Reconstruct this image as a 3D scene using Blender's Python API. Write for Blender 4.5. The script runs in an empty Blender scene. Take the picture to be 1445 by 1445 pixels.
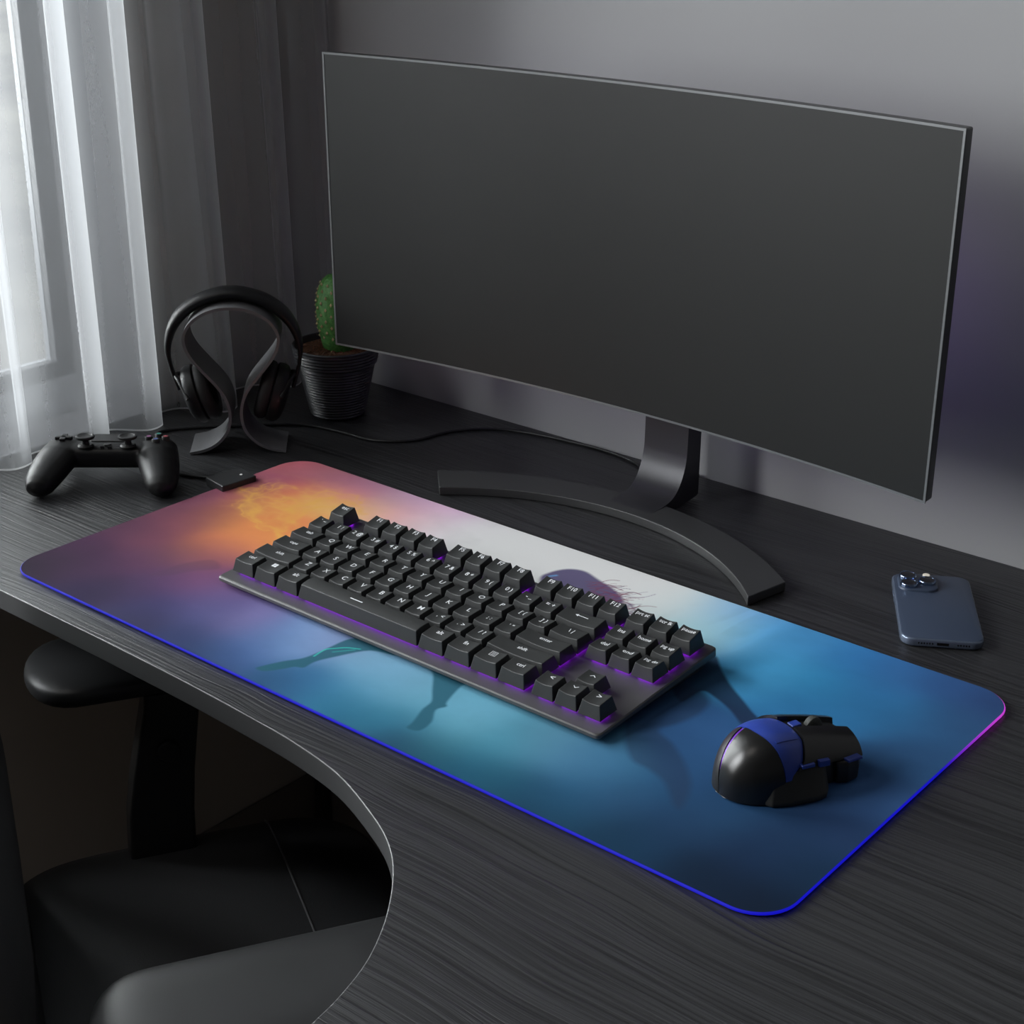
import bpy, bmesh, math, random
import numpy as np
from mathutils import Vector, Matrix, noise as mnoise

# ---------------------------------------------------------------- camera, sky, lights, exposure
K = 0.00117          # one layout unit in metres
DZ = 0.74            # height of the desk top
SC = bpy.context.scene
COL = SC.collection
def W(x, y, z): return Vector((x * K, y * K, z * K + DZ))

cam_d = bpy.data.cameras.new('camera'); cam = bpy.data.objects.new('camera', cam_d); COL.objects.link(cam)
cam.location = W(1012.598, -610.586, 524.488)
cam.rotation_euler = (1.16937123, -0.00516208, 0.69456341)
cam_d.sensor_width = 36.0; cam_d.lens = 2248.25 / 1445 * 36.0; cam_d.clip_start = 0.02
SC.camera = cam
SC.view_settings.view_transform = 'Standard'; SC.view_settings.look = 'None'
SC.view_settings.exposure = 0.0; SC.view_settings.gamma = 1.0
SC.view_settings.use_curve_mapping = False
SC.cycles.use_denoising = True
SC.cycles.max_bounces = 10; SC.cycles.transparent_max_bounces = 24; SC.cycles.diffuse_bounces = 6
SC.cycles.caustics_reflective = False; SC.cycles.caustics_refractive = False
SC.cycles.sample_clamp_indirect = 6.0

SKY = 2.4
wd = bpy.data.worlds.new('sky'); SC.world = wd; wd.use_nodes = True
nt = wd.node_tree; nt.nodes.clear()
o = nt.nodes.new('ShaderNodeOutputWorld'); b = nt.nodes.new('ShaderNodeBackground')
tc = nt.nodes.new('ShaderNodeTexCoord'); sx = nt.nodes.new('ShaderNodeSeparateXYZ'); rp = nt.nodes.new('ShaderNodeValToRGB')
nt.links.new(tc.outputs['Generated'], sx.inputs[0]); nt.links.new(sx.outputs['Z'], rp.inputs[0])
rp.color_ramp.elements[0].position = 0.0; rp.color_ramp.elements[0].color = (0.55, 0.57, 0.6, 1)
rp.color_ramp.elements[1].position = 0.35; rp.color_ramp.elements[1].color = (0.95, 0.98, 1.0, 1)
nt.links.new(rp.outputs[0], b.inputs[0]); b.inputs[1].default_value = SKY
nt.links.new(b.outputs[0], o.inputs[0])

def area(name, loc, target, sx_, sy_, power, color=(1, 1, 1)):
    l = bpy.data.lights.new(name, 'AREA'); l.shape = 'RECTANGLE'; l.size = sx_ * K; l.size_y = sy_ * K
    l.energy = power; l.color = color
    ob = bpy.data.objects.new(name, l); COL.objects.link(ob); ob.location = W(*loc)
    ob.rotation_euler = (W(*target) - W(*loc)).to_track_quat('-Z', 'Z').to_euler()
    return ob
# overcast daylight outside the window
area('daylight', (-345, -740, 600), (300, -740, 400), 640, 720, 30, (0.96, 0.98, 1.0))
area('daylight_near', (-720, -160, 480), (200, -60, 200), 900, 760, 60, (0.94, 0.97, 1.0))
# added warm fill from overhead, lifting the seat and the space under the desk
area('overhead_fill', (120, -620, 1380), (60, -150, 0), 500, 500, 1.8, (1.0, 0.93, 0.86))
# added violet light hidden behind the monitor, to tint the wall purple
area('violet_wall_fill', (300, 395, 215), (300, 513, 190), 430, 60, 0.13, (0.55, 0.35, 1.0))

# ---------------------------------------------------------------- materials
def pmat(name, col, rough=0.5, metal=0.0, spec=0.5, emis=None, estr=0.0, coat=0.0):
    m = bpy.data.materials.new(name); m.use_nodes = True
    p = m.node_tree.nodes['Principled BSDF']
    p.inputs['Base Color'].default_value = (*col, 1); p.inputs['Roughness'].default_value = rough
    p.inputs['Metallic'].default_value = metal; p.inputs['Specular IOR Level'].default_value = spec
    p.inputs['Coat Weight'].default_value = coat
    if emis: p.inputs['Emission Color'].default_value = (*emis, 1); p.inputs['Emission Strength'].default_value = estr
    return m
def nodes(m): return m.node_tree, m.node_tree.nodes, m.node_tree.links, m.node_tree.nodes['Principled BSDF']
def noisy(m, scale, bump, dist=0.0005, detail=4, stretch=(1, 1, 1), cvar=None, rvar=None):
    t, N, L, p = nodes(m)
    tc = N.new('ShaderNodeTexCoord'); mp = N.new('ShaderNodeMapping'); mp.inputs['Scale'].default_value = stretch
    nz = N.new('ShaderNodeTexNoise'); nz.inputs['Scale'].default_value = scale; nz.inputs['Detail'].default_value = detail
    L.new(tc.outputs['Object'], mp.inputs[0]); L.new(mp.outputs[0], nz.inputs['Vector'])
    if bump:
        bp = N.new('ShaderNodeBump'); bp.inputs['Strength'].default_value = bump; bp.inputs['Distance'].default_value = dist
        L.new(nz.outputs['Fac'], bp.inputs['Height']); L.new(bp.outputs[0], p.inputs['Normal'])
    if cvar:
        r = N.new('ShaderNodeValToRGB'); r.color_ramp.elements[0].position = 0.3; r.color_ramp.elements[1].position = 0.7
        r.color_ramp.elements[0].color = (*cvar[0], 1); r.color_ramp.elements[1].color = (*cvar[1], 1)
        L.new(nz.outputs['Fac'], r.inputs[0]); L.new(r.outputs[0], p.inputs['Base Color'])
    return m

M = {}
M['wall'] = noisy(pmat('wall_paint', (0.42, 0.42, 0.43), 0.85), 220, 0.06, 0.0004)
M['wall_left'] = noisy(pmat('left_wall_paint', (0.50, 0.47, 0.44), 0.85), 220, 0.06, 0.0004)
M['ceiling'] = pmat('ceiling_paint', (0.22, 0.22, 0.22), 0.9)
M['wall_dark'] = pmat('far_wall_paint', (0.12, 0.12, 0.125), 0.85)
M['floor'] = noisy(pmat('floor_brown', (0.2, 0.16, 0.12), 0.6), 8, 0.05, 0.002, stretch=(1, 6, 1), cvar=((0.18, 0.14, 0.105), (0.26, 0.21, 0.16)))
M['baseboard'] = pmat('baseboard_paint', (0.20, 0.18, 0.165), 0.5)
M['frame'] = pmat('window_frame_white', (0.42, 0.43, 0.45), 0.4)
M['sash'] = pmat('window_sash_grey', (0.10, 0.105, 0.115), 0.5)
M['sill'] = pmat('sill_white', (0.55, 0.55, 0.57), 0.45)
M['ground'] = noisy(pmat('stony_ground', (0.2, 0.2, 0.19), 0.95), 0.9, 0.3, 0.05, 6, cvar=((0.12, 0.12, 0.125), (0.25, 0.245, 0.23)))

def glass_mat():
    m = bpy.data.materials.new('window_glass'); m.use_nodes = True
    t = m.node_tree; N = t.nodes; L = t.links; N.clear()
    o = N.new('ShaderNodeOutputMaterial'); mx = N.new('ShaderNodeMixShader'); a = N.new('ShaderNodeBsdfTransparent'); g = N.new('ShaderNodeBsdfGlossy')
    fr = N.new('ShaderNodeFresnel'); fr.inputs[0].default_value = 1.45; g.inputs['Roughness'].default_value = 0.02
    a.inputs[0].default_value = (0.95, 0.96, 0.95, 1)
    L.new(fr.outputs[0], mx.inputs[0]); L.new(a.outputs[0], mx.inputs[1]); L.new(g.outputs[0], mx.inputs[2]); L.new(mx.outputs[0], o.inputs[0])
    return m
M['glass'] = glass_mat()

def sheer(name, dens, col):
    """thin woven voile: the more obliquely one looks, the more threads lie in the way"""
    m = bpy.data.materials.new(name); m.use_nodes = True
    t = m.node_tree; N = t.nodes; L = t.links; N.clear()
    o = N.new('ShaderNodeOutputMaterial'); mx = N.new('ShaderNodeMixShader'); tr = N.new('ShaderNodeBsdfTransparent')
    ad = N.new('ShaderNodeMixShader'); ad.inputs[0].default_value = 0.45
    df = N.new('ShaderNodeBsdfDiffuse'); tl = N.new('ShaderNodeBsdfTranslucent')
    df.inputs[0].default_value = (*col, 1); tl.inputs[0].default_value = (*col, 1)
    lw = N.new('ShaderNodeLayerWeight'); lw.inputs['Blend'].default_value = 0.5
    # opacity = 1-(1-dens)^(1/cos)
    om = N.new('ShaderNodeMath'); om.operation = 'SUBTRACT'; om.inputs[0].default_value = 1.0; L.new(lw.outputs['Facing'], om.inputs[1])
    mxm = N.new('ShaderNodeMath'); mxm.operation = 'MAXIMUM'; L.new(om.outputs[0], mxm.inputs[0]); mxm.inputs[1].default_value = 0.08
    dv = N.new('ShaderNodeMath'); dv.operation = 'DIVIDE'; dv.inputs[0].default_value = 1.0; L.new(mxm.outputs[0], dv.inputs[1])
    pw = N.new('ShaderNodeMath'); pw.operation = 'POWER'; pw.inputs[0].default_value = 1 - dens; L.new(dv.outputs[0], pw.inputs[1])
    s1 = N.new('ShaderNodeMath'); s1.operation = 'SUBTRACT'; s1.inputs[0].default_value = 1.0; L.new(pw.outputs[0], s1.inputs[1])
    tc = N.new('ShaderNodeTexCoord'); mp = N.new('ShaderNodeMapping'); mp.inputs['Scale'].default_value = (1, 1, 0.25)
    nz = N.new('ShaderNodeTexNoise'); nz.inputs['Scale'].default_value = 900; nz.inputs['Detail'].default_value = 3
    L.new(tc.outputs['Object'], mp.inputs[0]); L.new(mp.outputs[0], nz.inputs['Vector'])
    mr = N.new('ShaderNodeMapRange'); mr.inputs['To Min'].default_value = 0.98; mr.inputs['To Max'].default_value = 1.02; L.new(nz.outputs['Fac'], mr.inputs[0])
    mu = N.new('ShaderNodeMath'); mu.operation = 'MULTIPLY'; mu.use_clamp = True; L.new(s1.outputs[0], mu.inputs[0]); L.new(mr.outputs[0], mu.inputs[1])
    L.new(mu.outputs[0], mx.inputs[0]); L.new(tr.outputs[0], mx.inputs[1]); L.new(ad.outputs[0], mx.inputs[2])
    L.new(df.outputs[0], ad.inputs[1]); L.new(tl.outputs[0], ad.inputs[2]); L.new(mx.outputs[0], o.inputs[0])
    return m
M['sheer'] = sheer('curtain_voile', 0.31, (0.68, 0.69, 0.71))
M['hem'] = sheer('curtain_hem', 0.75, (0.88, 0.89, 0.9))

def wood_mat():
    m = pmat('black_ash_wood', (0.06, 0.06, 0.065), 0.38, spec=0.6)
    t, N, L, p = nodes(m)
    tc = N.new('ShaderNodeTexCoord')
    wv = N.new('ShaderNodeTexNoise'); wv.inputs['Scale'].default_value = 3.0; wv.inputs['Detail'].default_value = 2
    mpw = N.new('ShaderNodeMapping'); mpw.inputs['Scale'].default_value = (1, 2.2, 1)
    L.new(tc.outputs['Object'], mpw.inputs[0]); L.new(mpw.outputs[0], wv.inputs['Vector'])
    ctr = N.new('ShaderNodeVectorMath'); ctr.operation = 'MULTIPLY_ADD'; ctr.inputs[1].default_value = (0, 0.045, 0); ctr.inputs[2].default_value = (0, 0, 0)
    L.new(wv.outputs['Color'], ctr.inputs[0])
    ad = N.new('ShaderNodeVectorMath'); ad.operation = 'ADD'; L.new(tc.outputs['Object'], ad.inputs[0]); L.new(ctr.outputs[0], ad.inputs[1])
    mp = N.new('ShaderNodeMapping'); mp.inputs['Scale'].default_value = (5, 330, 5)
    L.new(ad.outputs[0], mp.inputs[0])
    nz = N.new('ShaderNodeTexNoise'); nz.inputs['Scale'].default_value = 1.0; nz.inputs['Detail'].default_value = 3; nz.inputs['Roughness'].default_value = 0.6
    L.new(mp.outputs[0], nz.inputs['Vector'])
    r = N.new('ShaderNodeValToRGB'); e = r.color_ramp.elements
    e[0].position = 0.36; e[0].color = (0.016, 0.016, 0.017, 1); e[1].position = 0.56; e[1].color = (0.036, 0.0365, 0.039, 1)
    L.new(nz.outputs['Fac'], r.inputs[0]); L.new(r.outputs[0], p.inputs['Base Color'])
    bp = N.new('ShaderNodeBump'); bp.inputs['Strength'].default_value = 1.0; bp.inputs['Distance'].default_value = 0.0010
    L.new(nz.outputs['Fac'], bp.inputs['Height']); L.new(bp.outputs[0], p.inputs['Normal'])
    return m
M['wood'] = wood_mat()
M['edge'] = pmat('desk_edge_band', (0.095, 0.097, 0.10), 0.33, spec=0.7)
M['steel'] = pmat('desk_leg_metal', (0.03, 0.03, 0.032), 0.5)
M['case'] = noisy(pmat('keyboard_case', (0.078, 0.077, 0.078), 0.45), 900, 0.05, 0.0002)
M['cap'] = noisy(pmat('keycap_plastic', (0.034, 0.0355, 0.036), 0.5, spec=0.4), 1500, 0.04, 0.0002)
M['legend'] = pmat('legend_white', (0.75, 0.77, 0.8), 0.5, emis=(0.8, 0.85, 0.9), estr=0.12)
M['purple'] = pmat('violet_backlight', (0.1, 0.02, 0.2), 0.5, emis=(0.36, 0.015, 1.0), estr=7.0)
M['screen'] = pmat('monitor_screen_matte', (0.010, 0.0105, 0.0102), 0.5, spec=0.28)
M['bezel'] = pmat('monitor_bezel', (0.16, 0.165, 0.17), 0.35, metal=0.3)
M['shell'] = pmat('monitor_shell', (0.035, 0.036, 0.037), 0.4)
M['stand'] = noisy(pmat('monitor_stand_grey', (0.044, 0.045, 0.046), 0.42), 1200, 0.03, 0.0002)
M['neck'] = pmat('monitor_neck', (0.05, 0.05, 0.055), 0.35, metal=0.4)
M['rubber'] = pmat('cable_rubber', (0.012, 0.012, 0.013), 0.4)
M['wire'] = pmat('cable_grey', (0.10, 0.10, 0.11), 0.35)
M['box'] = pmat('usb_box_plastic', (0.035, 0.036, 0.038), 0.45)
M['led_dot'] = pmat('led_dot', (0.5, 0.5, 0.5), 0.5, emis=(1, 1, 1), estr=0.3)
M['pad_black'] = noisy(pmat('controller_black', (0.008, 0.008, 0.0085), 0.42, spec=0.35), 2500, 0.05, 0.0002)
M['ctrl_dark'] = pmat('controller_button_black', (0.012, 0.012, 0.012), 0.45)
M['white_ink'] = pmat('white_ink', (0.5, 0.5, 0.5), 0.5)
M['hs'] = noisy(pmat('headphone_stand_grey', (0.13, 0.13, 0.137), 0.5), 900, 0.05, 0.0003)
M['hp'] = pmat('headphone_black', (0.008, 0.008, 0.009), 0.45, spec=0.35)
M['hp_pad'] = noisy(pmat('headphone_cushion', (0.010, 0.010, 0.011), 0.7), 600, 0.2, 0.0005)
M['pot'] = pmat('pot_anthracite', (0.026, 0.027, 0.032), 0.42)
M['soil'] = noisy(pmat('soil', (0.08, 0.03, 0.015), 0.95), 500, 1.0, 0.002, cvar=((0.02, 0.008, 0.004), (0.16, 0.06, 0.025)))
M['cactus'] = noisy(pmat('cactus_green', (0.06, 0.22, 0.04), 0.55), 350, 0.3, 0.001, cvar=((0.035, 0.15, 0.03), (0.10, 0.30, 0.06)))
M['spine'] = pmat('areole_cream', (0.62, 0.52, 0.30), 0.7)
M['m_black'] = pmat('mouse_gloss_black', (0.010, 0.010, 0.010), 0.28, spec=0.55)
M['m_dark'] = pmat('mouse_dark', (0.014, 0.014, 0.013), 0.42)
M['m_blue'] = pmat('mouse_blue', (0.028, 0.062, 0.36), 0.3)
M['m_violet'] = pmat('mouse_violet', (0.16, 0.03, 0.45), 0.3)
M['m_wheel'] = noisy(pmat('mouse_wheel', (0.05, 0.055, 0.05), 0.6), 900, 0.5, 0.001)
M['m_grip'] = pmat('mouse_grip', (0.020, 0.020, 0.018), 0.6)
M['ph'] = pmat('phone_back_blue', (0.062, 0.085, 0.135), 0.36, metal=0.1)
M['ph_frame'] = pmat('phone_frame_blue', (0.16, 0.20, 0.28), 0.25, metal=0.5)
M['lens'] = pmat('lens_black', (0.004, 0.004, 0.005), 0.08, coat=0.5)
M['lens_ring'] = pmat('lens_ring', (0.25, 0.33, 0.48), 0.15, metal=1.0)
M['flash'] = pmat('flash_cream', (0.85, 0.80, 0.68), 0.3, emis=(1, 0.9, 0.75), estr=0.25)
M['leather'] = noisy(pmat('chair_leather', (0.075, 0.077, 0.083), 0.5), 700, 0.35, 0.0006)
M['arm'] = noisy(pmat('armrest_soft', (0.030, 0.031, 0.033), 0.42), 900, 0.1, 0.0003)
M['ch_plastic'] = pmat('chair_plastic', (0.035, 0.036, 0.038), 0.38)
M['piping'] = pmat('piping_grey', (0.20, 0.20, 0.21), 0.5)

# ---------------------------------------------------------------- mesh helpers (layout units)
def T(o, label=None, cat=None, group=None, kind=None):
    if label: o['label'] = label
    if cat: o['category'] = cat
    if group: o['group'] = group
    if kind: o['kind'] = kind
    return o
def thing(name, label, cat, loc=(0, 0, 0), rz=0.0, group=None):
    o = bpy.data.objects.new(name, None); COL.objects.link(o); o.empty_display_size = 0.02
    o.location = W(*loc); o.rotation_euler = (0, 0, rz)
    return T(o, label, cat, group)
def mesh(name, V, F, mat, parent=None, loc=None, smooth=40, mods=None, mats=None, fm=None):
    me = bpy.data.meshes.new(name)
    me.from_pydata([(v[0] * K, v[1] * K, v[2] * K) for v in V], [], [tuple(f) for f in F])
    me.validate()
    bm = bmesh.new(); bm.from_mesh(me)
    bmesh.ops.recalc_face_normals(bm, faces=bm.faces)
    bm.to_mesh(me); bm.free()
    if mats:
        for q in mats: me.materials.append(q)
        for i, pz in enumerate(me.polygons): pz.material_index = fm[i]
    else: me.materials.append(mat)
    if smooth:
        for pz in me.polygons: pz.use_smooth = True
        if smooth < 180: me.set_sharp_from_angle(angle=math.radians(smooth))
    ob = bpy.data.objects.new(name, me); COL.objects.link(ob)
    if parent is not None: ob.parent = parent
    if loc is not None: ob.location = (Vector(loc) * K) if parent is not None else W(*loc)
    elif parent is None: ob.location = (0, 0, DZ)
    return ob
def bevel(ob, w, seg=2, ang=30):
    m = ob.modifiers.new('bevel', 'BEVEL'); m.width = w * K; m.segments = seg; m.limit_method = 'ANGLE'; m.angle_limit = math.radians(ang)
    m.harden_normals = False
    for pz in ob.data.polygons: pz.use_smooth = True
    ob.data.set_sharp_from_angle(angle=math.radians(180))
    wn = ob.modifiers.new('wn', 'WEIGHTED_NORMAL'); wn.keep_sharp = False; wn.weight = 100
    return ob
def box(x0, x1, y0, y1, z0, z1):
    V = [(x, y, z) for z in (z0, z1) for x, y in ((x0, y0), (x1, y0), (x1, y1), (x0, y1))]
    return V, [(3, 2, 1, 0), (4, 5, 6, 7), (0, 1, 5, 4), (1, 2, 6, 5), (2, 3, 7, 6), (3, 0, 4, 7)]
class MB:
    def __init__(s): s.V = []; s.F = []; s.M = []
    def add(s, VF, mi=0):
        n = len(s.V); s.V += [tuple(v) for v in VF[0]]; s.F += [tuple(i + n for i in f) for f in VF[1]]; s.M += [mi] * len(VF[1]); return s
    def box(s, *a, mi=0): return s.add(box(*a), mi)
def prism(poly, z0, z1):
    n = len(poly); V = [(x, y, z0) for x, y in poly] + [(x, y, z1) for x, y in poly]
    return V, [tuple(range(n - 1, -1, -1)), tuple(range(n, 2 * n))] + [(i, (i + 1) % n, n + (i + 1) % n, n + i) for i in range(n)]
def loft(rings, closed=True, cap=True):
    n = len(rings[0]); V = [p for r in rings for p in r]; F = []
    for a in range(len(rings) - 1):
        for i in range(n if closed else n - 1):
            j = (i + 1) % n; F.append((a * n + i, a * n + j, (a + 1) * n + j, (a + 1) * n + i))
    if cap and closed: F += [tuple(range(n - 1, -1, -1)), tuple(range((len(rings) - 1) * n, len(rings) * n))]
    return V, F
def rrect(x0, x1, y0, y1, r, n=6):
    P = []
    for cx, cy, a0 in ((x1 - r, y1 - r, 0), (x0 + r, y1 - r, 90), (x0 + r, y0 + r, 180), (x1 - r, y0 + r, 270)):
        for i in range(n + 1):
            a = math.radians(a0 + 90 * i / n); P.append((cx + r * math.cos(a), cy + r * math.sin(a)))
    return P
def crom(P, n=8, closed=False):
    P = [Vector(p) for p in P]; out = []
    m = len(P)
    rng = range(m) if closed else range(m - 1)
    for i in rng:
        p0 = P[(i - 1) % m] if closed or i > 0 else P[0] * 2 - P[1]
        p1 = P[i]; p2 = P[(i + 1) % m]
        p3 = P[(i + 2) % m] if closed or i + 2 < m else p2 * 2 - p1
        for k in range(n):
            t = k / n
            out.append(0.5 * ((2 * p1) + (p2 - p0) * t + (2 * p0 - 5 * p1 + 4 * p2 - p3) * t * t + (3 * p1 - p0 - 3 * p2 + p3) * t ** 3))
    if not closed: out.append(P[-1])
    return out
def tube(path, r, n=10, cap=True):
    path = [Vector(p) for p in path]; rings = []; up = Vector((0, 0, 1)); m = len(path)
    for i, p in enumerate(path):
        d = (path[min(i + 1, m - 1)] - path[max(i - 1, 0)]).normalized()
        s = d.cross(up); s = s.normalized() if s.length > 1e-4 else Vector((1, 0, 0)); u = s.cross(d)
        rr = r[i] if isinstance(r, (list, tuple)) else r
        rings.append([tuple(p + (s * math.cos(a) + u * math.sin(a)) * rr) for a in [2 * math.pi * k / n for k in range(n)]])
    return loft(rings, True, cap)
def lathe(prof, n=48, c=(0, 0, 0)):
    rings = [[(c[0] + r * math.cos(2 * math.pi * k / n), c[1] + r * math.sin(2 * math.pi * k / n), c[2] + z) for k in range(n)] for r, z in prof]
    return loft(rings, True, True)
def rot_pts(V, ax, ang, o=(0, 0, 0)):
    R = Matrix.Rotation(ang, 3, ax); o = Vector(o); return [tuple(R @ (Vector(v) - o) + o) for v in V]
def frame_pts(V, o, ex, ey, ez):
    o = Vector(o); ex = Vector(ex); ey = Vector(ey); ez = Vector(ez)
    return [tuple(o + ex * v[0] + ey * v[1] + ez * v[2]) for v in V]

# ---------------------------------------------------------------- room
FZ = -632.0
def struct(name, VF, mat, **k):
    ob = mesh(name, *VF, mat, smooth=0, **k); ob['kind'] = 'structure'; return ob
struct('floor', box(-260, 2400, -2200, 560, FZ - 20, FZ), M['floor'])
struct('ceiling', box(-260, 2400, -2200, 560, 1500, 1520), M['ceiling'])
struct('wall_back', box(-260, 2400, 513, 560, FZ, 1500), M['wall'])
struct('wall_right', box(2400, 2440, -2200, 560, FZ, 1500), M['wall_dark'])
struct('wall_front', box(-260, 2440, -2240, -2200, FZ, 1500), M['wall_dark'])
WY0, WY1, WZ0, WZ1 = -300, 309.7, 0, 980
VY0, VY1, VZ0, VZ1 = -1080, -420, 220, 980
b = MB()
b.box(-330, -213, -2200, VY0, FZ, 1500); b.box(-330, -213, VY1, WY0, FZ, 1500); b.box(-330, -213, VY0, VY1, FZ, VZ0); b.box(-330, -213, VY0, VY1, VZ1, 1500); b.box(-330, -213, WY1, 513, FZ, 1500)
b.box(-330, -213, WY0, WY1, FZ, WZ0 - 6); b.box(-330, -213, WY0, WY1, WZ1, 1500)
struct('wall_left', (b.V, b.F), M['wall_left'])
ob = mesh('baseboard_left', *box(-213, -210, -2200, 513, FZ, -506), M['baseboard'], smooth=0); bevel(ob, 1.5); ob['kind'] = 'structure'
ob = mesh('baseboard_back', *box(-205, 2400, 505, 513, FZ, -506), M['baseboard'], smooth=0); bevel(ob, 1.5); ob['kind'] = 'structure'
struct('ground', box(-26000, -340, -16000, 26000, -760, -740), M['ground'])
# window: outer frame, two sashes with panes, sill
win = bpy.data.objects.new('window_1', None); COL.objects.link(win); win.location = W(-269, 0, 0); win['kind'] = 'structure'
def wl(V): return [(v[0] + 269, v[1], v[2]) for v in V]
b = MB()
y0, y1, z0, z1 = WY0, WY1, 0, WZ1
for (a, c_, e, f) in ((y1 - 39, y1, z0, z1), (y0, y0 + 39, z0, z1), (y0 + 39, y1 - 39, z0, z0 + 16), (y0 + 39, y1 - 39, z1 - 34, z1)):
    b.box(-300, -269, a, c_, e, f)
b.box(-300, -273, y0 + 39, y1 - 39, z0 + 16, z0 + 34)
b.box(-300, -271, -95, -55, z0 + 34, z1 - 34)
ob = mesh('window_frame', wl(b.V), b.F, M['frame'], win, smooth=0); bevel(ob, 1.2)
for (a, c_) in ((y0 + 39, -95), (-55, y1 - 39)):
    b = MB(); t = 20
    b.box(-298, -279, a, a + t, 34, z1 - 34); b.box(-298, -279, c_ - t, c_, 34, z1 - 34)
    b.box(-298, -279, a + t, c_ - t, 34, 50); b.box(-298, -279, a + t, c_ - t, z1 - 50, z1 - 34)
    sash = mesh('window_sash', wl(b.V), b.F, M['sash'], win, smooth=0); bevel(sash, 1.5)
    mesh('pane', wl(box(-290, -288.5, a + t, c_ - t, 50, z1 - 50)[0]), box(0, 1, 0, 1, 0, 1)[1], M['glass'], sash, smooth=0)
ob = mesh('window_jamb', wl(box(-269, -213.5, WY1 - 1.5, WY1 + 1, -0.4, WZ1)[0]), box(0, 1, 0, 1, 0, 1)[1], M['sill'], win, smooth=0)
ob = mesh('window_sill', wl(box(-300, -213, WY0, WY1, -6, -0.4)[0]), box(0, 1, 0, 1, 0, 1)[1], M['sill'], win, smooth=0)

win2 = bpy.data.objects.new('window_2', None); COL.objects.link(win2); win2.location = W(-290, 0, 0); win2['kind'] = 'structure'
b = MB()
for (a, c_, e, f) in ((VY0, VY0 + 30, VZ0, VZ1), (VY1 - 30, VY1, VZ0, VZ1), (VY0 + 30, VY1 - 30, VZ0, VZ0 + 30), (VY0 + 30, VY1 - 30, VZ1 - 30, VZ1)):
    b.box(-300, -275, a, c_, e, f)
ob = mesh('window_frame', [(v[0] + 290, v[1], v[2]) for v in b.V], b.F, M['frame'], win2, smooth=0); bevel(ob, 1.2)

# ---------------------------------------------------------------- sheer curtain
crests = [(-170, 62), (-176, 145), (-162, 220), (-168, 286), (-154, 368), (-162, 463), (-145, 508)]
pl = [(-196, 2)]
for i, (cx, cy) in enumerate(crests):
    pl += [(-193, cy - 42), (cx + 2, cy - 20), (cx, cy - 1), (cx - 9, cy + 2), (-186, cy - 3), (-195, cy + 4)]
    if i == len(crests) - 1: pl = pl[:-3] + [(-140, 505)]
pts = crom([(x, y, 0) for x, y in pl], 6)
zs = [0.5, 2.2, 4, 30, 80, 150, 260, 400, 560, 760, 1000, 1240, 1420]
V = []; F = []; fm = []
for iz, z in enumerate(zs):
    g = 1 - 0.06 * z / 400
    for k, p in enumerate(pts):
        xx = -178 + (p.x + 178) * max(0.55, g) + 0.6 * math.sin(z * 0.01 + k * 0.21)
        yy = p.y - (z / 400) * (10 if p.y > 330 else 3) * (0.4 if p.y > 490 else 1)
        V.append((xx, yy, z))
n = len(pts)
for iz in range(len(zs) - 1):
    for k in range(n - 1):
        F.append((iz * n + k, iz * n + k + 1, (iz + 1) * n + k + 1, (iz + 1) * n + k)); fm.append(1 if iz == 0 else 0)
cur = mesh('sheer_curtain', V, F, None, smooth=180, mats=[M['sheer'], M['hem']], fm=fm)
T(cur, 'sheer pale grey curtain hanging in folds before the window, its hem on the desk', 'curtain')
# its rail on the ceiling
rail = mesh('curtain_rail', *box(-190, -166, -340, 512, 1420, 1430), M['frame'], smooth=0)
T(rail, 'straight pale curtain rail above the window, holding the sheer curtain', 'rail')

# ---------------------------------------------------------------- desk
front = [(-212, -25), (142, -25), (235, -26.5), (310, -29.5), (358, -33), (403.6, -41), (443.7, -56), (474, -71.3), (497.7, -91), (521, -120), (538.4, -151), (547.5, -179), (552, -204), (556, -235), (558, -270), (559, -330), (559, -1000)]
fc = [(p.x, p.y) for p in crom([(x, y, 0) for x, y in front[1:-1]], 6)]
outline = [front[0]] + fc + [front[-1], (1500, -1000), (1500, 512), (-212, 512)]
desk = thing('corner_desk', 'black wood-grain L-shaped corner desk with a curved front edge along the walls', 'desk', (0, 0, FZ))
dl = lambda V: [(v[0], v[1], v[2] - FZ) for v in V]
V, F = prism(outline, -17, 0)
ob = mesh('desktop', dl(V), F, None, desk, smooth=0, mats=[M['wood'], M['edge']], fm=[0, 0] + [1] * len(outline)); bevel(ob, 1.0, 3)
for (x0, x1, yy0, yy1) in ((-205, -190, 490, 504), (1280, 1300, 300, 480), (1280, 1300, -960, -780)):
    ob = mesh('leg', dl(box(x0, x1, yy0, yy1, FZ, -17)[0]), box(0, 1, 0, 1, 0, 1)[1], M['steel'], desk, smooth=0); bevel(ob, 1.5)

# ---------------------------------------------------------------- mat
MW, MH, MT = 683.2, 308.8, 3.0
mat_root = thing('led_desk_mat', 'wide desk mat printed with a fiery-to-blue sky and a leaping figure, its edge glowing', 'desk mat', (0, 0, 0))
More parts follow.
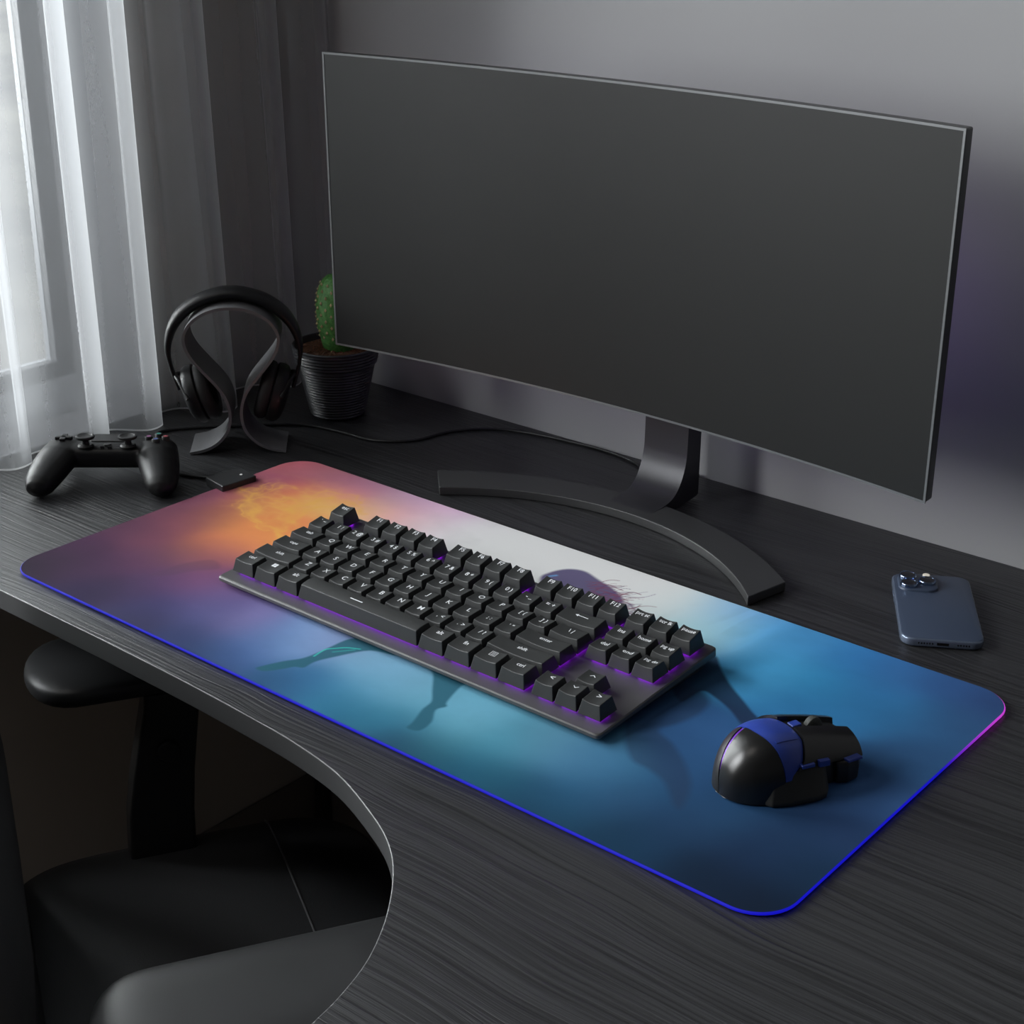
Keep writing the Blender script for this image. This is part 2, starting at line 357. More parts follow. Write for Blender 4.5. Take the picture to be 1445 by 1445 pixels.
#ART0
CTRL=[[21.3,10.5,0.0121,0.0037,0.0192],[23.6,34.8,0.034,0.0122,0.042],[18.2,65.6,0.0669,0.0215,0.068],[15.5,109.6,0.1019,0.0353,0.0773],[10.5,150.1,0.1695,0.0554,0.0959],[6.5,191.6,0.3358,0.121,0.1949],[43.5,105.4,0.1894,0.058,0.1017],[40.5,140.5,0.2905,0.0885,0.1199],[52.5,160.3,0.2979,0.1048,0.0917],[84.5,104.2,0.1942,0.0766,0.107],[85.6,132.1,0.7007,0.2191,0.1025],[75.8,170.6,0.95,0.3613,0.105],[105.0,148.7,0.8164,0.2491,0.1058],[105.7,122.3,0.2807,0.092,0.1373],[69.8,74.1,0.1268,0.0454,0.1026],[63.6,51.7,0.0637,0.0233,0.072],[47.0,37.6,0.0485,0.0182,0.0568],[112.8,57.0,0.1118,0.0503,0.1406],[137.3,77.8,0.2003,0.0727,0.1687],[102.5,35.2,0.0396,0.0263,0.0784],[76.2,16.1,0.0203,0.0119,0.051],[141.8,37.1,0.054,0.0486,0.1696],[174.6,49.7,0.1001,0.1035,0.2742],[211.6,51.3,0.2051,0.1743,0.3974],[160.4,68.5,0.1431,0.0962,0.2563],[148.4,12.3,0.0341,0.0333,0.0931],[197.4,17.5,0.029,0.0459,0.1462],[236.6,22.8,0.0636,0.1546,0.4075],[229.4,9.8,0.0118,0.0249,0.0719],[239.6,46.3,0.1303,0.2287,0.4806],[262.6,58.8,0.1747,0.3228,0.5947],[296.6,14.0,0.022,0.0893,0.2145],[311.0,26.3,0.0387,0.1829,0.3659],[275.8,77.0,0.2658,0.3487,0.6008],[322.5,68.6,0.2014,0.4119,0.6089],[354.4,63.1,0.2477,0.5089,0.7406],[350.3,47.0,0.0983,0.3286,0.4982],[342.5,21.8,0.0323,0.218,0.3777],[371.5,58.7,0.1417,0.381,0.513],[379.7,23.4,0.0418,0.2509,0.3769],[362.6,14.8,0.0107,0.099,0.1824],[404.8,10.2,0.0068,0.0322,0.1072],[425.3,7.7,0.0064,0.0586,0.1018],[421.8,24.6,0.0388,0.2259,0.2972],[404.6,74.4,0.1508,0.4187,0.583],[420.4,46.2,0.1612,0.4334,0.5941],[457.8,44.0,0.0775,0.3147,0.4441],[478.1,61.2,0.1033,0.2796,0.4034],[479.0,19.1,0.0136,0.1071,0.1792],[456.3,12.5,0.008,0.0897,0.1674],[502.0,18.1,0.0091,0.0606,0.1207],[501.8,59.5,0.0691,0.212,0.3811],[523.3,67.1,0.0556,0.1934,0.3489],[526.0,28.5,0.0229,0.1177,0.2472],[528.9,11.4,0.0057,0.0447,0.0846],[549.7,38.7,0.0219,0.072,0.1562],[553.6,61.8,0.0223,0.0954,0.2059],[580.4,17.5,0.0092,0.0419,0.1022],[571.2,9.7,0.005,0.0387,0.0779],[590.8,44.8,0.015,0.0516,0.1274],[602.4,64.0,0.0205,0.0755,0.171],[623.1,18.3,0.0041,0.0163,0.0407],[636.9,47.4,0.0099,0.0306,0.0853],[669.8,16.1,0.0041,0.0133,0.0347],[671.3,50.4,0.0083,0.032,0.0786],[644.9,72.1,0.0137,0.0437,0.1127],[672.2,104.3,0.0204,0.0513,0.1359],[670.7,141.1,0.0514,0.1376,0.3442],[672.0,193.1,0.0363,0.1144,0.2701],[648.7,239.8,0.0369,0.1325,0.3057],[666.1,254.5,0.0364,0.1027,0.2467],[670.0,293.6,0.0332,0.0751,0.2136],[638.4,291.5,0.0388,0.1125,0.3088],[600.2,284.7,0.0458,0.1764,0.446],[622.8,241.4,0.0365,0.21,0.4643],[564.5,280.9,0.0428,0.2405,0.5947],[591.4,251.7,0.0399,0.2009,0.474],[568.5,244.9,0.0387,0.3038,0.5883],[535.1,283.3,0.0698,0.2917,0.5902],[510.5,276.5,0.0878,0.3937,0.8148],[534.6,255.5,0.0681,0.352,0.653],[572.3,210.7,0.0383,0.2266,0.5024],[536.8,224.4,0.0765,0.4053,0.7651],[481.0,295.2,0.1251,0.4141,0.8353],[463.0,295.0,0.3065,0.5679,0.95],[487.3,271.1,0.1315,0.5672,0.95],[455.0,288.2,0.5365,0.8401,0.95],[472.7,266.0,0.6677,0.95,0.95],[432.5,284.5,0.8325,0.95,0.95],[417.7,287.6,0.95,0.95,0.95],[566.9,106.2,0.031,0.1075,0.2583],[585.8,89.2,0.0168,0.0647,0.1701],[548.6,137.7,0.033,0.1111,0.2787],[387.7,302.5,0.95,0.95,0.95],[359.7,304.0,0.95,0.95,0.95],[330.8,296.6,0.95,0.95,0.95],[301.3,298.0,0.95,0.95,0.95],[297.0,267.8,0.95,0.95,0.95],[271.0,299.5,0.95,0.95,0.95],[258.2,279.3,0.95,0.95,0.95],[231.0,293.4,0.95,0.9231,0.95],[222.5,276.7,0.95,0.95,0.95],[199.6,276.3,0.95,0.854,0.95],[193.6,300.5,0.95,0.6227,0.912],[165.3,296.3,0.8938,0.5781,0.7941],[140.9,296.0,0.7249,0.4857,0.7562],[181.3,270.3,0.95,0.6207,0.624],[147.9,271.4,0.95,0.4366,0.5246],[121.6,290.0,0.6416,0.3422,0.4563],[96.4,289.6,0.5599,0.303,0.493],[134.4,263.9,0.95,0.6299,0.2785],[70.7,289.2,0.6484,0.2348,0.3339],[98.6,270.3,0.95,0.2496,0.3028],[38.2,294.8,0.6117,0.2509,0.3077],[16.0,298.6,0.95,0.242,0.3209],[14.3,274.3,0.5463,0.1582,0.176],[23.6,249.0,0.3317,0.0891,0.1915],[31.8,213.2,0.4392,0.0819,0.1291],[55.1,212.4,0.95,0.4378,0.1229],[57.1,234.8,0.95,0.2371,0.1056],[54.5,253.8,0.5973,0.1335,0.157],[81.3,245.1,0.95,0.471,0.109],[98.3,237.1,0.95,0.7296,0.2284],[95.1,256.9,0.95,0.3575,0.1688],[91.3,203.3,0.95,0.3265,0.109],[105.7,205.8,0.95,0.2755,0.1301],[88.0,190.6,0.7609,0.1908,0.089],[106.2,162.6,0.95,0.3715,0.1071],[48.7,182.7,0.371,0.1186,0.091]]
FIRE=[0.95,0.55,0.16]
FIGS=[[[[296.7,94.8],[287.6,84.2],[286.1,69.0],[285.4,54.7],[283.3,43.4],[276.7,32.4],[271.2,19.8],[269.8,13.3],[277.2,14.4],[284.5,24.5],[288.2,31.5],[294.0,35.2],[293.7,45.5],[298.9,59.3],[310.9,81.8],[330.2,88.6],[319.3,100.0]],[0.02,0.12,0.17],0.92,1.0],[[[353.9,95.3],[366.9,85.3],[382.2,67.8],[390.8,57.8],[392.7,51.0],[393.9,44.9],[399.8,29.9],[401.9,22.4],[410.4,25.1],[409.1,37.8],[400.9,50.8],[403.1,58.7],[399.2,63.7],[392.8,84.3],[391.0,100.6],[367.1,113.2]],[0.022,0.12,0.18],0.92,1.0],[[[328.2,248.5],[326.4,262.0],[332.8,276.0],[345.6,281.8],[363.1,276.6],[383.6,269.7],[400.6,257.3],[401.0,239.2],[387.7,231.0],[368.6,230.1],[352.9,224.6]],[0.1,0.075,0.21],0.93,1.5],[[[493.6,220.7],[498.8,230.5],[512.4,216.7],[529.8,201.9],[547.5,189.6],[559.1,181.4],[569.8,175.2],[575.3,170.6],[570.2,168.6],[570.2,161.7],[561.7,163.7],[546.4,174.2],[530.7,181.5],[518.4,183.4],[515.6,162.5],[495.8,183.2]],[0.016,0.03,0.075],0.88,1.2],[[[488.0,145.3],[502.2,182.2],[527.2,178.5],[533.9,160.0],[530.9,139.9],[525.6,123.9],[542.2,115.5],[562.2,100.1],[577.8,82.3],[586.3,60.0],[580.4,59.9],[563.6,75.4],[547.0,82.0],[531.7,84.9],[508.5,109.4]],[0.022,0.045,0.1],0.62,2.5],[[[111.7,109.9],[100.1,91.3],[97.9,75.8],[96.7,59.7],[109.0,70.2],[115.4,85.7],[128.0,103.1]],[0.09,0.045,0.085],0.35,2.0]]
LINES=[[[[287.3,50.9],[286.2,62.1],[289.9,68.1],[295.9,74.5],[304.2,78.8]],[0.05,0.75,0.62],0.75,0.55],[[[292.9,63.7],[301.9,75.5]],[0.04,0.45,0.42],0.5,0.9],[[[330.8,257.4],[333.7,261.6]],[0.2,0.5,0.9],0.9,1.2],[[[394.2,245.7],[402.5,243.5],[410.9,241.0],[418.8,239.1],[425.7,238.4],[431.6,239.1]],[0.14,0.07,0.2],0.7095,0.5347],[[[397.9,241.9],[400.3,243.6],[403.2,244.5],[406.9,244.4],[410.5,244.3],[413.2,245.5]],[0.26,0.08,0.14],0.5059,0.3385],[[[383.7,244.9],[387.6,248.4],[389.9,254.1],[391.5,260.8],[394.4,265.7],[399.9,267.2]],[0.26,0.08,0.14],0.557,0.2805],[[[395.0,255.6],[398.3,256.7],[400.8,258.8],[405.6,257.8],[412.6,253.7],[418.0,251.8]],[0.14,0.07,0.2],0.7427,0.463],[[[381.1,245.0],[387.2,245.2],[392.4,246.6],[397.8,247.6],[404.9,246.3],[413.6,242.7]],[0.26,0.08,0.14],0.5747,0.3193],[[[364.2,261.1],[365.9,266.8],[367.1,273.2],[368.7,279.1],[371.7,283.0],[376.1,285.2]],[0.26,0.08,0.14],0.8683,0.4098],[[[377.6,254.5],[382.0,257.1],[384.8,261.9],[385.5,269.5],[386.8,276.4],[391.4,278.7]],[0.14,0.07,0.2],0.8802,0.2849],[[[394.4,252.8],[396.9,257.1],[398.9,262.2],[401.1,267.0],[404.2,270.5],[407.5,273.7]],[0.26,0.08,0.14],0.5884,0.484],[[[409.5,238.5],[413.0,239.9],[417.2,240.4],[421.6,240.6],[425.5,241.3],[428.5,243.4]],[0.26,0.08,0.14],0.8368,0.4953],[[[391.6,259.7],[395.2,264.9],[399.9,268.4],[404.9,271.6],[408.4,276.8],[410.7,283.9]],[0.14,0.07,0.2],0.653,0.5295],[[[383.8,256.3],[386.5,258.9],[388.6,262.2],[390.5,265.8],[393.1,268.5],[396.5,270.1]],[0.26,0.08,0.14],0.9485,0.3236],[[[375.7,245.4],[379.5,247.7],[384.2,248.9],[389.3,249.4],[393.5,251.2],[396.4,254.7]],[0.26,0.08,0.14],0.705,0.3939],[[[374.7,246.9],[377.7,247.5],[378.8,250.4],[379.2,254.3],[381.5,255.6],[386.5,253.3]],[0.14,0.07,0.2],0.9274,0.4502],[[[390.0,258.8],[391.8,263.1],[392.8,268.8],[394.3,273.7],[397.6,276.1],[402.6,276.2]],[0.26,0.08,0.14],0.9497,0.5101],[[[403.2,249.1],[407.7,250.1],[411.5,252.0],[415.5,253.6],[420.7,253.6],[426.9,252.1]],[0.26,0.08,0.14],0.5659,0.3818],[[[412.0,237.6],[417.0,238.7],[421.4,240.4],[425.2,243.1],[428.8,246.1],[432.8,248.5]],[0.14,0.07,0.2],0.8519,0.5142],[[[384.7,247.1],[391.4,246.9],[399.0,245.5],[406.5,244.1],[412.9,244.2],[417.6,246.5]],[0.26,0.08,0.14],0.817,0.3558],[[[389.3,246.4],[393.2,249.4],[398.8,250.2],[405.2,249.9],[410.1,251.6],[412.3,256.9]],[0.26,0.08,0.14],0.5052,0.4277],[[[378.3,250.8],[384.4,249.6],[391.2,247.5],[397.7,245.6],[402.9,245.5],[406.7,247.3]],[0.14,0.07,0.2],0.7898,0.4792],[[[395.7,252.8],[404.2,250.4],[411.4,249.9],[416.7,251.9],[422.7,252.8],[431.6,249.6]],[0.26,0.08,0.14],0.7332,0.4229],[[[377.8,247.7],[384.1,249.2],[391.6,248.9],[398.7,249.1],[403.5,252.3],[407.1,257.3]],[0.26,0.08,0.14],0.5773,0.4907],[[[391.3,247.9],[395.5,248.9],[401.4,247.7],[407.8,245.7],[412.4,246.1],[414.6,249.7]],[0.14,0.07,0.2],0.5124,0.3232],[[[385.5,249.5],[390.2,248.8],[394.0,249.2],[396.4,251.4],[398.6,254.0],[402.0,254.8]],[0.26,0.08,0.14],0.6018,0.2946],[[[367.3,260.1],[369.3,262.8],[371.4,265.4],[373.9,267.4],[376.8,268.9],[379.7,270.4]],[0.26,0.08,0.14],0.7753,0.4393],[[[381.8,245.6],[383.6,247.4],[385.2,249.4],[387.1,251.1],[389.6,251.9],[392.8,251.9]],[0.14,0.07,0.2],0.8741,0.3809],[[[368.6,254.1],[371.2,255.4],[375.1,255.2],[379.4,254.2],[382.2,255.2],[383.6,258.2]],[0.26,0.08,0.14],0.8683,0.3932],[[[400.0,246.3],[401.9,250.1],[405.5,251.7],[409.9,252.1],[412.5,254.9],[412.9,260.9]],[0.26,0.08,0.14],0.9356,0.4443],[[[386.1,244.8],[387.4,247.3],[389.3,248.9],[392.0,249.5],[395.1,249.5],[397.8,250.1]],[0.14,0.07,0.2],0.7833,0.5206],[[[379.1,255.1],[379.9,259.7],[381.2,263.6],[385.5,263.4],[390.8,261.9],[392.6,265.1]],[0.26,0.08,0.14],0.9112,0.4409],[[[384.0,243.6],[388.7,244.5],[392.9,245.9],[396.3,248.6],[399.1,252.0],[402.4,254.6]],[0.26,0.08,0.14],0.6289,0.4088],[[[372.2,253.1],[376.4,254.5],[381.1,255.1],[386.0,255.5],[390.2,256.7],[393.2,259.5]],[0.14,0.07,0.2],0.7397,0.3539],[[[407.1,242.0],[410.2,243.5],[413.1,245.1],[415.5,247.4],[417.5,250.4],[419.5,253.4]],[0.26,0.08,0.14],0.7736,0.4082],[[[392.8,248.7],[395.2,254.0],[396.9,260.5],[399.3,266.0],[403.7,268.8],[409.2,270.0]],[0.26,0.08,0.14],0.6513,0.3601],[[[385.8,252.9],[391.2,252.1],[396.1,251.9],[399.9,253.1],[403.0,255.3],[406.3,257.2]],[0.14,0.07,0.2],0.705,0.5275],[[[401.3,247.8],[404.0,248.5],[407.7,247.7],[412.2,245.9],[416.0,244.9],[418.0,246.3]],[0.26,0.08,0.14],0.7845,0.4101],[[[399.6,251.2],[404.1,251.6],[408.3,252.4],[413.2,252.3],[419.1,250.7],[424.7,249.5]],[0.26,0.08,0.14],0.5297,0.5058],[[[391.8,252.1],[396.5,251.8],[399.7,253.4],[401.8,256.5],[404.8,258.3],[410.1,256.9]],[0.14,0.07,0.2],0.7471,0.4144],[[[372.4,262.1],[378.2,262.2],[383.5,262.9],[389.0,263.2],[395.4,262.3],[402.0,261.1]],[0.26,0.08,0.14],0.8563,0.4592],[[[370.1,251.7],[379.8,248.9],[387.8,248.3],[394.4,249.5],[402.2,249.0],[412.6,244.8]],[0.26,0.08,0.14],0.5987,0.4543],[[[406.6,243.5],[409.1,245.0],[410.0,248.7],[410.2,253.5],[412.0,256.2],[416.3,255.2]],[0.14,0.07,0.2],0.6863,0.3235],[[[382.3,261.8],[385.2,262.8],[387.7,264.4],[389.7,266.6],[391.7,268.8],[394.5,269.9]],[0.26,0.08,0.14],0.8341,0.5172],[[[369.4,257.4],[374.3,257.0],[379.2,256.6],[383.1,257.6],[385.8,260.0],[388.5,262.6]],[0.26,0.08,0.14],0.5251,0.4683],[[[373.6,252.6],[379.2,252.4],[385.6,251.1],[392.8,248.7],[400.0,246.1],[406.4,244.8]],[0.14,0.07,0.2],0.7483,0.3486],[[[395.5,249.7],[398.0,251.3],[401.0,252.2],[404.4,252.7],[407.4,253.5],[409.6,255.6]],[0.26,0.08,0.14],0.821,0.4569],[[[371.6,252.4],[372.8,255.5],[372.9,260.1],[374.1,263.4],[377.5,263.6],[381.1,263.6]],[0.26,0.08,0.14],0.7162,0.3673],[[[389.0,260.5],[392.7,264.1],[396.1,268.2],[398.7,273.3],[401.0,279.0],[404.0,283.6]],[0.14,0.07,0.2],0.6004,0.3113],[[[406.6,244.3],[409.5,249.5],[411.9,255.3],[414.7,260.7],[418.6,264.5],[423.7,266.7]],[0.26,0.08,0.14],0.65,0.4457],[[[377.2,256.5],[382.0,255.1],[387.5,252.9],[392.4,251.3],[395.8,251.7],[398.0,253.8]],[0.26,0.08,0.14],0.8832,0.4197],[[[390.2,249.9],[395.2,251.8],[400.0,253.9],[404.4,256.6],[408.4,259.8],[412.4,263.0]],[0.14,0.07,0.2],0.5178,0.5201],[[[389.0,246.6],[391.0,248.2],[394.3,247.9],[398.8,246.0],[402.9,244.6],[405.1,245.9]],[0.26,0.08,0.14],0.7095,0.3069],[[[365.3,263.6],[369.1,265.1],[371.8,268.2],[373.3,272.7],[374.9,277.2],[378.0,279.6]],[0.26,0.08,0.14],0.6248,0.3236],[[[372.1,260.6],[372.7,266.9],[373.7,272.8],[377.5,274.9],[382.6,275.3],[384.6,279.8]],[0.14,0.07,0.2],0.8095,0.4619],[[[391.8,242.5],[395.2,242.8],[399.4,241.9],[403.7,241.0],[406.9,241.6],[408.9,243.7]],[0.26,0.08,0.14],0.5735,0.3343],[[[361.3,263.2],[362.6,266.3],[363.3,270.1],[364.8,272.8],[368.4,272.9],[373.3,271.0]],[0.26,0.08,0.14],0.7106,0.3564],[[[398.1,245.3],[401.7,245.6],[404.9,246.5],[406.3,249.7],[406.9,254.2],[408.7,256.9]],[0.14,0.07,0.2],0.6938,0.5434],[[[357.5,267.4],[362.2,270.2],[367.5,272.1],[373.3,273.4],[378.3,275.8],[382.4,279.3]],[0.26,0.08,0.14],0.7335,0.3745],[[[361.3,266.3],[368.1,267.0],[374.1,268.7],[378.6,272.4],[382.1,277.4],[386.2,281.7]],[0.26,0.08,0.14],0.5227,0.3873],[[[363.2,262.3],[366.9,264.1],[370.0,266.7],[372.6,270.0],[375.9,272.4],[380.1,273.4]],[0.14,0.07,0.2],0.5807,0.4173],[[[381.9,252.6],[383.9,254.6],[386.6,255.8],[389.8,256.2],[392.3,257.5],[393.8,260.3]],[0.26,0.08,0.14],0.7692,0.5113],[[[365.3,266.4],[368.6,269.5],[371.9,272.7],[376.5,274.1],[382.6,273.4],[388.3,273.2]],[0.26,0.08,0.14],0.8265,0.5265],[[[376.7,255.4],[380.6,259.4],[384.2,263.7],[387.8,268.1],[391.7,272.2],[396.1,275.5]],[0.14,0.07,0.2],0.8476,0.5012],[[[371.3,262.8],[373.0,265.2],[374.8,267.6],[377.3,269.0],[380.2,269.9],[382.9,271.1]],[0.26,0.08,0.14],0.6104,0.2966],[[[385.5,261.0],[388.5,262.4],[390.8,264.8],[392.3,268.2],[393.8,271.6],[396.5,273.6]],[0.26,0.08,0.14],0.6413,0.4831],[[[394.2,242.9],[398.9,244.6],[404.3,245.4],[411.3,243.9],[418.6,241.9],[423.9,242.7]],[0.14,0.07,0.2],0.795,0.5378],[[[397.7,245.7],[402.3,245.3],[406.4,245.5],[410.0,246.4],[413.2,247.8],[416.6,248.9]],[0.26,0.08,0.14],0.5762,0.3509],[[[388.6,255.7],[392.6,254.8],[396.4,254.3],[399.5,254.7],[401.8,256.2],[403.8,258.2]],[0.26,0.08,0.14],0.5586,0.3764],[[[406.9,239.0],[409.7,242.9],[412.3,247.3],[415.3,251.1],[419.3,253.4],[424.1,254.7]],[0.14,0.07,0.2],0.5056,0.4378],[[[402.0,244.2],[405.0,244.9],[408.5,244.9],[412.1,244.7],[415.3,245.2],[417.5,246.8]],[0.26,0.08,0.14],0.9223,0.4946],[[[366.7,260.3],[371.4,263.8],[376.6,266.7],[383.2,267.6],[390.3,267.8],[395.7,270.2]],[0.26,0.08,0.14],0.9213,0.4238],[[[405.3,245.9],[409.5,245.0],[412.4,245.8],[414.6,247.7],[418.2,247.6],[423.5,245.1]],[0.14,0.07,0.2],0.5148,0.4358],[[[391.1,243.8],[393.9,246.6],[395.9,250.4],[397.9,254.4],[400.7,257.1],[404.6,258.3]],[0.26,0.08,0.14],0.6606,0.4828],[[[372.3,258.3],[378.7,255.6],[385.3,252.3],[390.4,251.2],[393.4,252.9],[396.4,254.6]],[0.26,0.08,0.14],0.6804,0.3186],[[[398.2,249.6],[400.3,251.2],[402.9,252.0],[405.2,253.4],[406.5,256.1],[407.6,259.1]],[0.14,0.07,0.2],0.5897,0.4952],[[[381.4,249.8],[386.8,252.0],[391.6,254.9],[396.6,257.6],[402.5,259.0],[409.4,258.9]],[0.26,0.08,0.14],0.7303,0.4384],[[[370.7,257.9],[372.1,262.2],[373.4,266.7],[375.4,270.2],[378.4,272.3],[381.7,274.1]],[0.26,0.08,0.14],0.8165,0.3878],[[[409.4,240.9],[415.1,242.7],[422.2,242.7],[430.5,240.8],[437.9,240.1],[442.9,242.7]],[0.14,0.07,0.2],0.6633,0.4403],[[[392.8,250.2],[394.5,253.8],[396.2,257.5],[398.3,260.5],[401.1,262.7],[404.0,264.7]],[0.26,0.08,0.14],0.8418,0.4729],[[[385.0,244.4],[389.4,244.3],[394.2,243.7],[398.7,243.4],[402.5,244.1],[405.8,245.4]],[0.26,0.08,0.14],0.9306,0.5222],[[[398.4,243.0],[403.4,244.8],[409.2,245.5],[415.7,245.2],[421.6,245.6],[426.1,248.0]],[0.14,0.07,0.2],0.6076,0.5432],[[[385.2,254.4],[387.5,255.6],[390.6,255.7],[393.7,255.8],[395.5,257.5],[396.7,260.2]],[0.26,0.08,0.14],0.9096,0.4457],[[[28.6,210.5],[49.2,203.3],[73.5,192.0],[95.6,183.7],[120.5,174.8]],[0.93,0.5,0.11],0.4675,3.25],[[[15.0,220.0],[34.0,219.3],[40.7,233.5],[42.8,248.0],[54.6,249.6]],[0.93,0.5,0.11],0.34,2.0],[[[104.5,199.0],[87.8,216.1],[82.4,231.7],[87.0,247.9],[99.8,258.9],[116.6,260.8],[134.2,255.7]],[0.93,0.5,0.11],0.51,4.25],[[[108.1,202.0],[97.2,220.2],[98.3,237.1],[106.4,244.1]],[0.93,0.5,0.11],0.425,2.75],[[[36.4,206.8],[45.7,220.9],[64.1,228.4],[82.4,231.7]],[0.93,0.5,0.11],0.3825,1.5],[[[39.3,194.8],[36.6,209.0],[25.3,224.6],[25.0,243.6]],[0.93,0.5,0.11],0.34,1.375],[[[34.1,215.2],[27.5,230.7],[34.6,232.5],[32.3,247.7]],[0.93,0.5,0.11],0.34,1.125],[[[41.4,204.8],[59.9,192.3],[80.0,183.8],[100.8,172.9]],[0.93,0.5,0.11],0.3825,1.25],[[[112.9,179.5],[99.1,200.1],[80.2,213.6],[64.2,216.2]],[0.93,0.5,0.11],0.2975,3.75],[[[70.9,246.7],[77.8,265.2],[96.3,272.5],[114.5,271.4]],[0.93,0.5,0.11],0.2975,1.5]]
RAYS=[[263.6,222.0,257.0,335.0,9,0.091],[297.0,233.6,331.5,332.8,8,0.057],[399.6,241.1,424.1,345.2,5,0.251],[421.0,229.3,443.4,345.0,4,0.205],[438.4,222.4,474.2,335.7,9,0.137],[467.6,233.0,488.6,332.2,3,0.228],[497.3,223.8,511.3,324.0,6,0.16],[528.5,210.9,551.1,325.3,14,0.137],[479.9,250.5,481.4,333.9,2.0,0.228]]
#ART1
NX, NY = 900, 408
gx = np.linspace(0, MW, NX); gy = np.linspace(0, MH, NY)
GX, GY = np.meshgrid(gx, gy)
def art():
    P = np.array(CTRL, float); C = P[:, 2:5]
    R = np.zeros((NY, NX, 3)); q = np.stack([GX[::6, ::6].ravel(), GY[::6, ::6].ravel()], 1)
    d2 = ((q[:, None, :] - P[None, :, :2]) ** 2).sum(2)
    w = np.exp(-d2 / (2 * 17.0 ** 2)) + 2e-3 * np.exp(-d2 / (2 * 45.0 ** 2)) + 1e-9
    w /= w.sum(1, keepdims=True); c = (w @ C).reshape(GX[::6, ::6].shape + (3,))
    # bilinear up
    ys = np.linspace(0, c.shape[0] - 1, NY); xs = np.linspace(0, c.shape[1] - 1, NX)
    yi = np.clip(ys.astype(int), 0, c.shape[0] - 2); xi = np.clip(xs.astype(int), 0, c.shape[1] - 2)
    fy = (ys - yi)[:, None, None]; fx = (xs - xi)[None, :, None]
    a = c[yi][:, xi]; b_ = c[yi][:, xi + 1]; d = c[yi + 1][:, xi]; e = c[yi + 1][:, xi + 1]
    R = (a * (1 - fx) + b_ * fx) * (1 - fy) + (d * (1 - fx) + e * fx) * fy
    rs = np.random.RandomState(4)
    def vn(sx, sy):
        g = rs.rand(int(MH / sy) + 3, int(MW / sx) + 3)
        u = GX / sx; v = GY / sy; ui = u.astype(int); vi = v.astype(int); fu = u - ui; fv = v - vi
        fu = fu * fu * (3 - 2 * fu); fv = fv * fv * (3 - 2 * fv)
        return (g[vi, ui] * (1 - fu) + g[vi, ui + 1] * fu) * (1 - fv) + (g[vi + 1, ui] * (1 - fu) + g[vi + 1, ui + 1] * fu) * fv
    cloud = vn(60, 40) * .5 + vn(26, 18) * .28 + vn(11, 8) * .14 + vn(5, 4) * .08
    R *= (1 + 0.26 * (cloud - 0.5))[..., None]
    # fire swirls
    w1 = vn(34, 26); w2 = vn(14, 11); w3 = vn(6, 5)
    rid = 1 - np.abs(2 * (0.55 * w1 + 0.3 * w2 + 0.15 * w3) - 1) * 3.2
    rid = np.clip(rid, 0, 1) ** 2.2
    env = np.exp(-(((GX - 78) / 62) ** 2 + ((GY - 232) / 42) ** 2) ** 1.5)
    ring = np.exp(-((np.hypot((GX - 100) / 1.5, GY - 226) - 24 - 9 * (w1 - .5)) / 5.0) ** 2)
    amt = np.clip(env * rid * 0.30 + 0.10 * ring * env, 0, 1)[..., None]
    R = R * (1 - amt) + np.array([FIRE]) * amt
    # rays of light across the right half
    for (x0, y0, x1, y1, wd, am) in RAYS:
        dx, dy = x1 - x0, y1 - y0; L_ = math.hypot(dx, dy); t = ((GX - x0) * dx + (GY - y0) * dy) / L_ ** 2
        s = ((GX - x0) * dy - (GY - y0) * dx) / L_
        m = np.exp(-(s / wd) ** 2) * np.clip(t * 4, 0, 1) * np.clip((1 - t) * 2.5, 0, 1) * am
        R = R * (1 + m[..., None])
    def poly_mask(poly, soft=0.9):
        P = np.array(poly, float); ins = np.zeros(GX.shape, bool); dmin = np.full(GX.shape, 1e9)
        for i in range(len(P)):
            a, b_ = P[i], P[(i + 1) % len(P)]
            cnd = ((a[1] > GY) != (b_[1] > GY)); xx = (b_[0] - a[0]) * (GY - a[1]) / ((b_[1] - a[1]) if abs(b_[1] - a[1]) > 1e-9 else 1e-9) + a[0]
            ins ^= cnd & (GX < xx)
            ab = b_ - a; t = np.clip(((GX - a[0]) * ab[0] + (GY - a[1]) * ab[1]) / (ab @ ab + 1e-9), 0, 1)
            dmin = np.minimum(dmin, np.hypot(GX - a[0] - t * ab[0], GY - a[1] - t * ab[1]))
        sd = np.where(ins, dmin, -dmin); return np.clip(sd / soft * 0.5 + 0.5, 0, 1)
    for poly, col, al, soft in FIGS:
        p2 = [(p.x, p.y) for p in crom([(x, y, 0) for x, y in poly], 5, True)]
        m = (poly_mask(p2, soft) * al)[..., None]; R = R * (1 - m) + np.array(col) * m
    wx = (vn(17, 13) - .5) * 11 + (vn(7, 6) - .5) * 6 + (vn(3, 2.5) - .5) * 2.5; wy = (vn(15, 14) - .5) * 11 + (vn(7, 6) - .5) * 6 + (vn(3, 2.5) - .5) * 2.5; wf = 0.35 + 0.9 * vn(9, 7)
    for path, col, al, wd in LINES:
        pp = crom([(x, y, 0) for x, y in path], 6); dm = np.full(GX.shape, 1e9)
        e_ = 22 if col[0] > 0.9 else 6; x0 = min(p.x for p in pp) - e_; x1 = max(p.x for p in pp) + e_; y0 = min(p.y for p in pp) - e_; y1 = max(p.y for p in pp) + e_
        i0 = max(0, int(x0 / MW * NX)); i1 = min(NX, int(x1 / MW * NX) + 2); j0 = max(0, int(y0 / MH * NY)); j1 = min(NY, int(y1 / MH * NY) + 2)
        gx_, gy_ = GX[j0:j1, i0:i1], GY[j0:j1, i0:i1]; fire = col[0] > 0.9
        if fire: gx_ = gx_ + wx[j0:j1, i0:i1]; gy_ = gy_ + wy[j0:j1, i0:i1]
        dm = np.full(gx_.shape, 1e9)
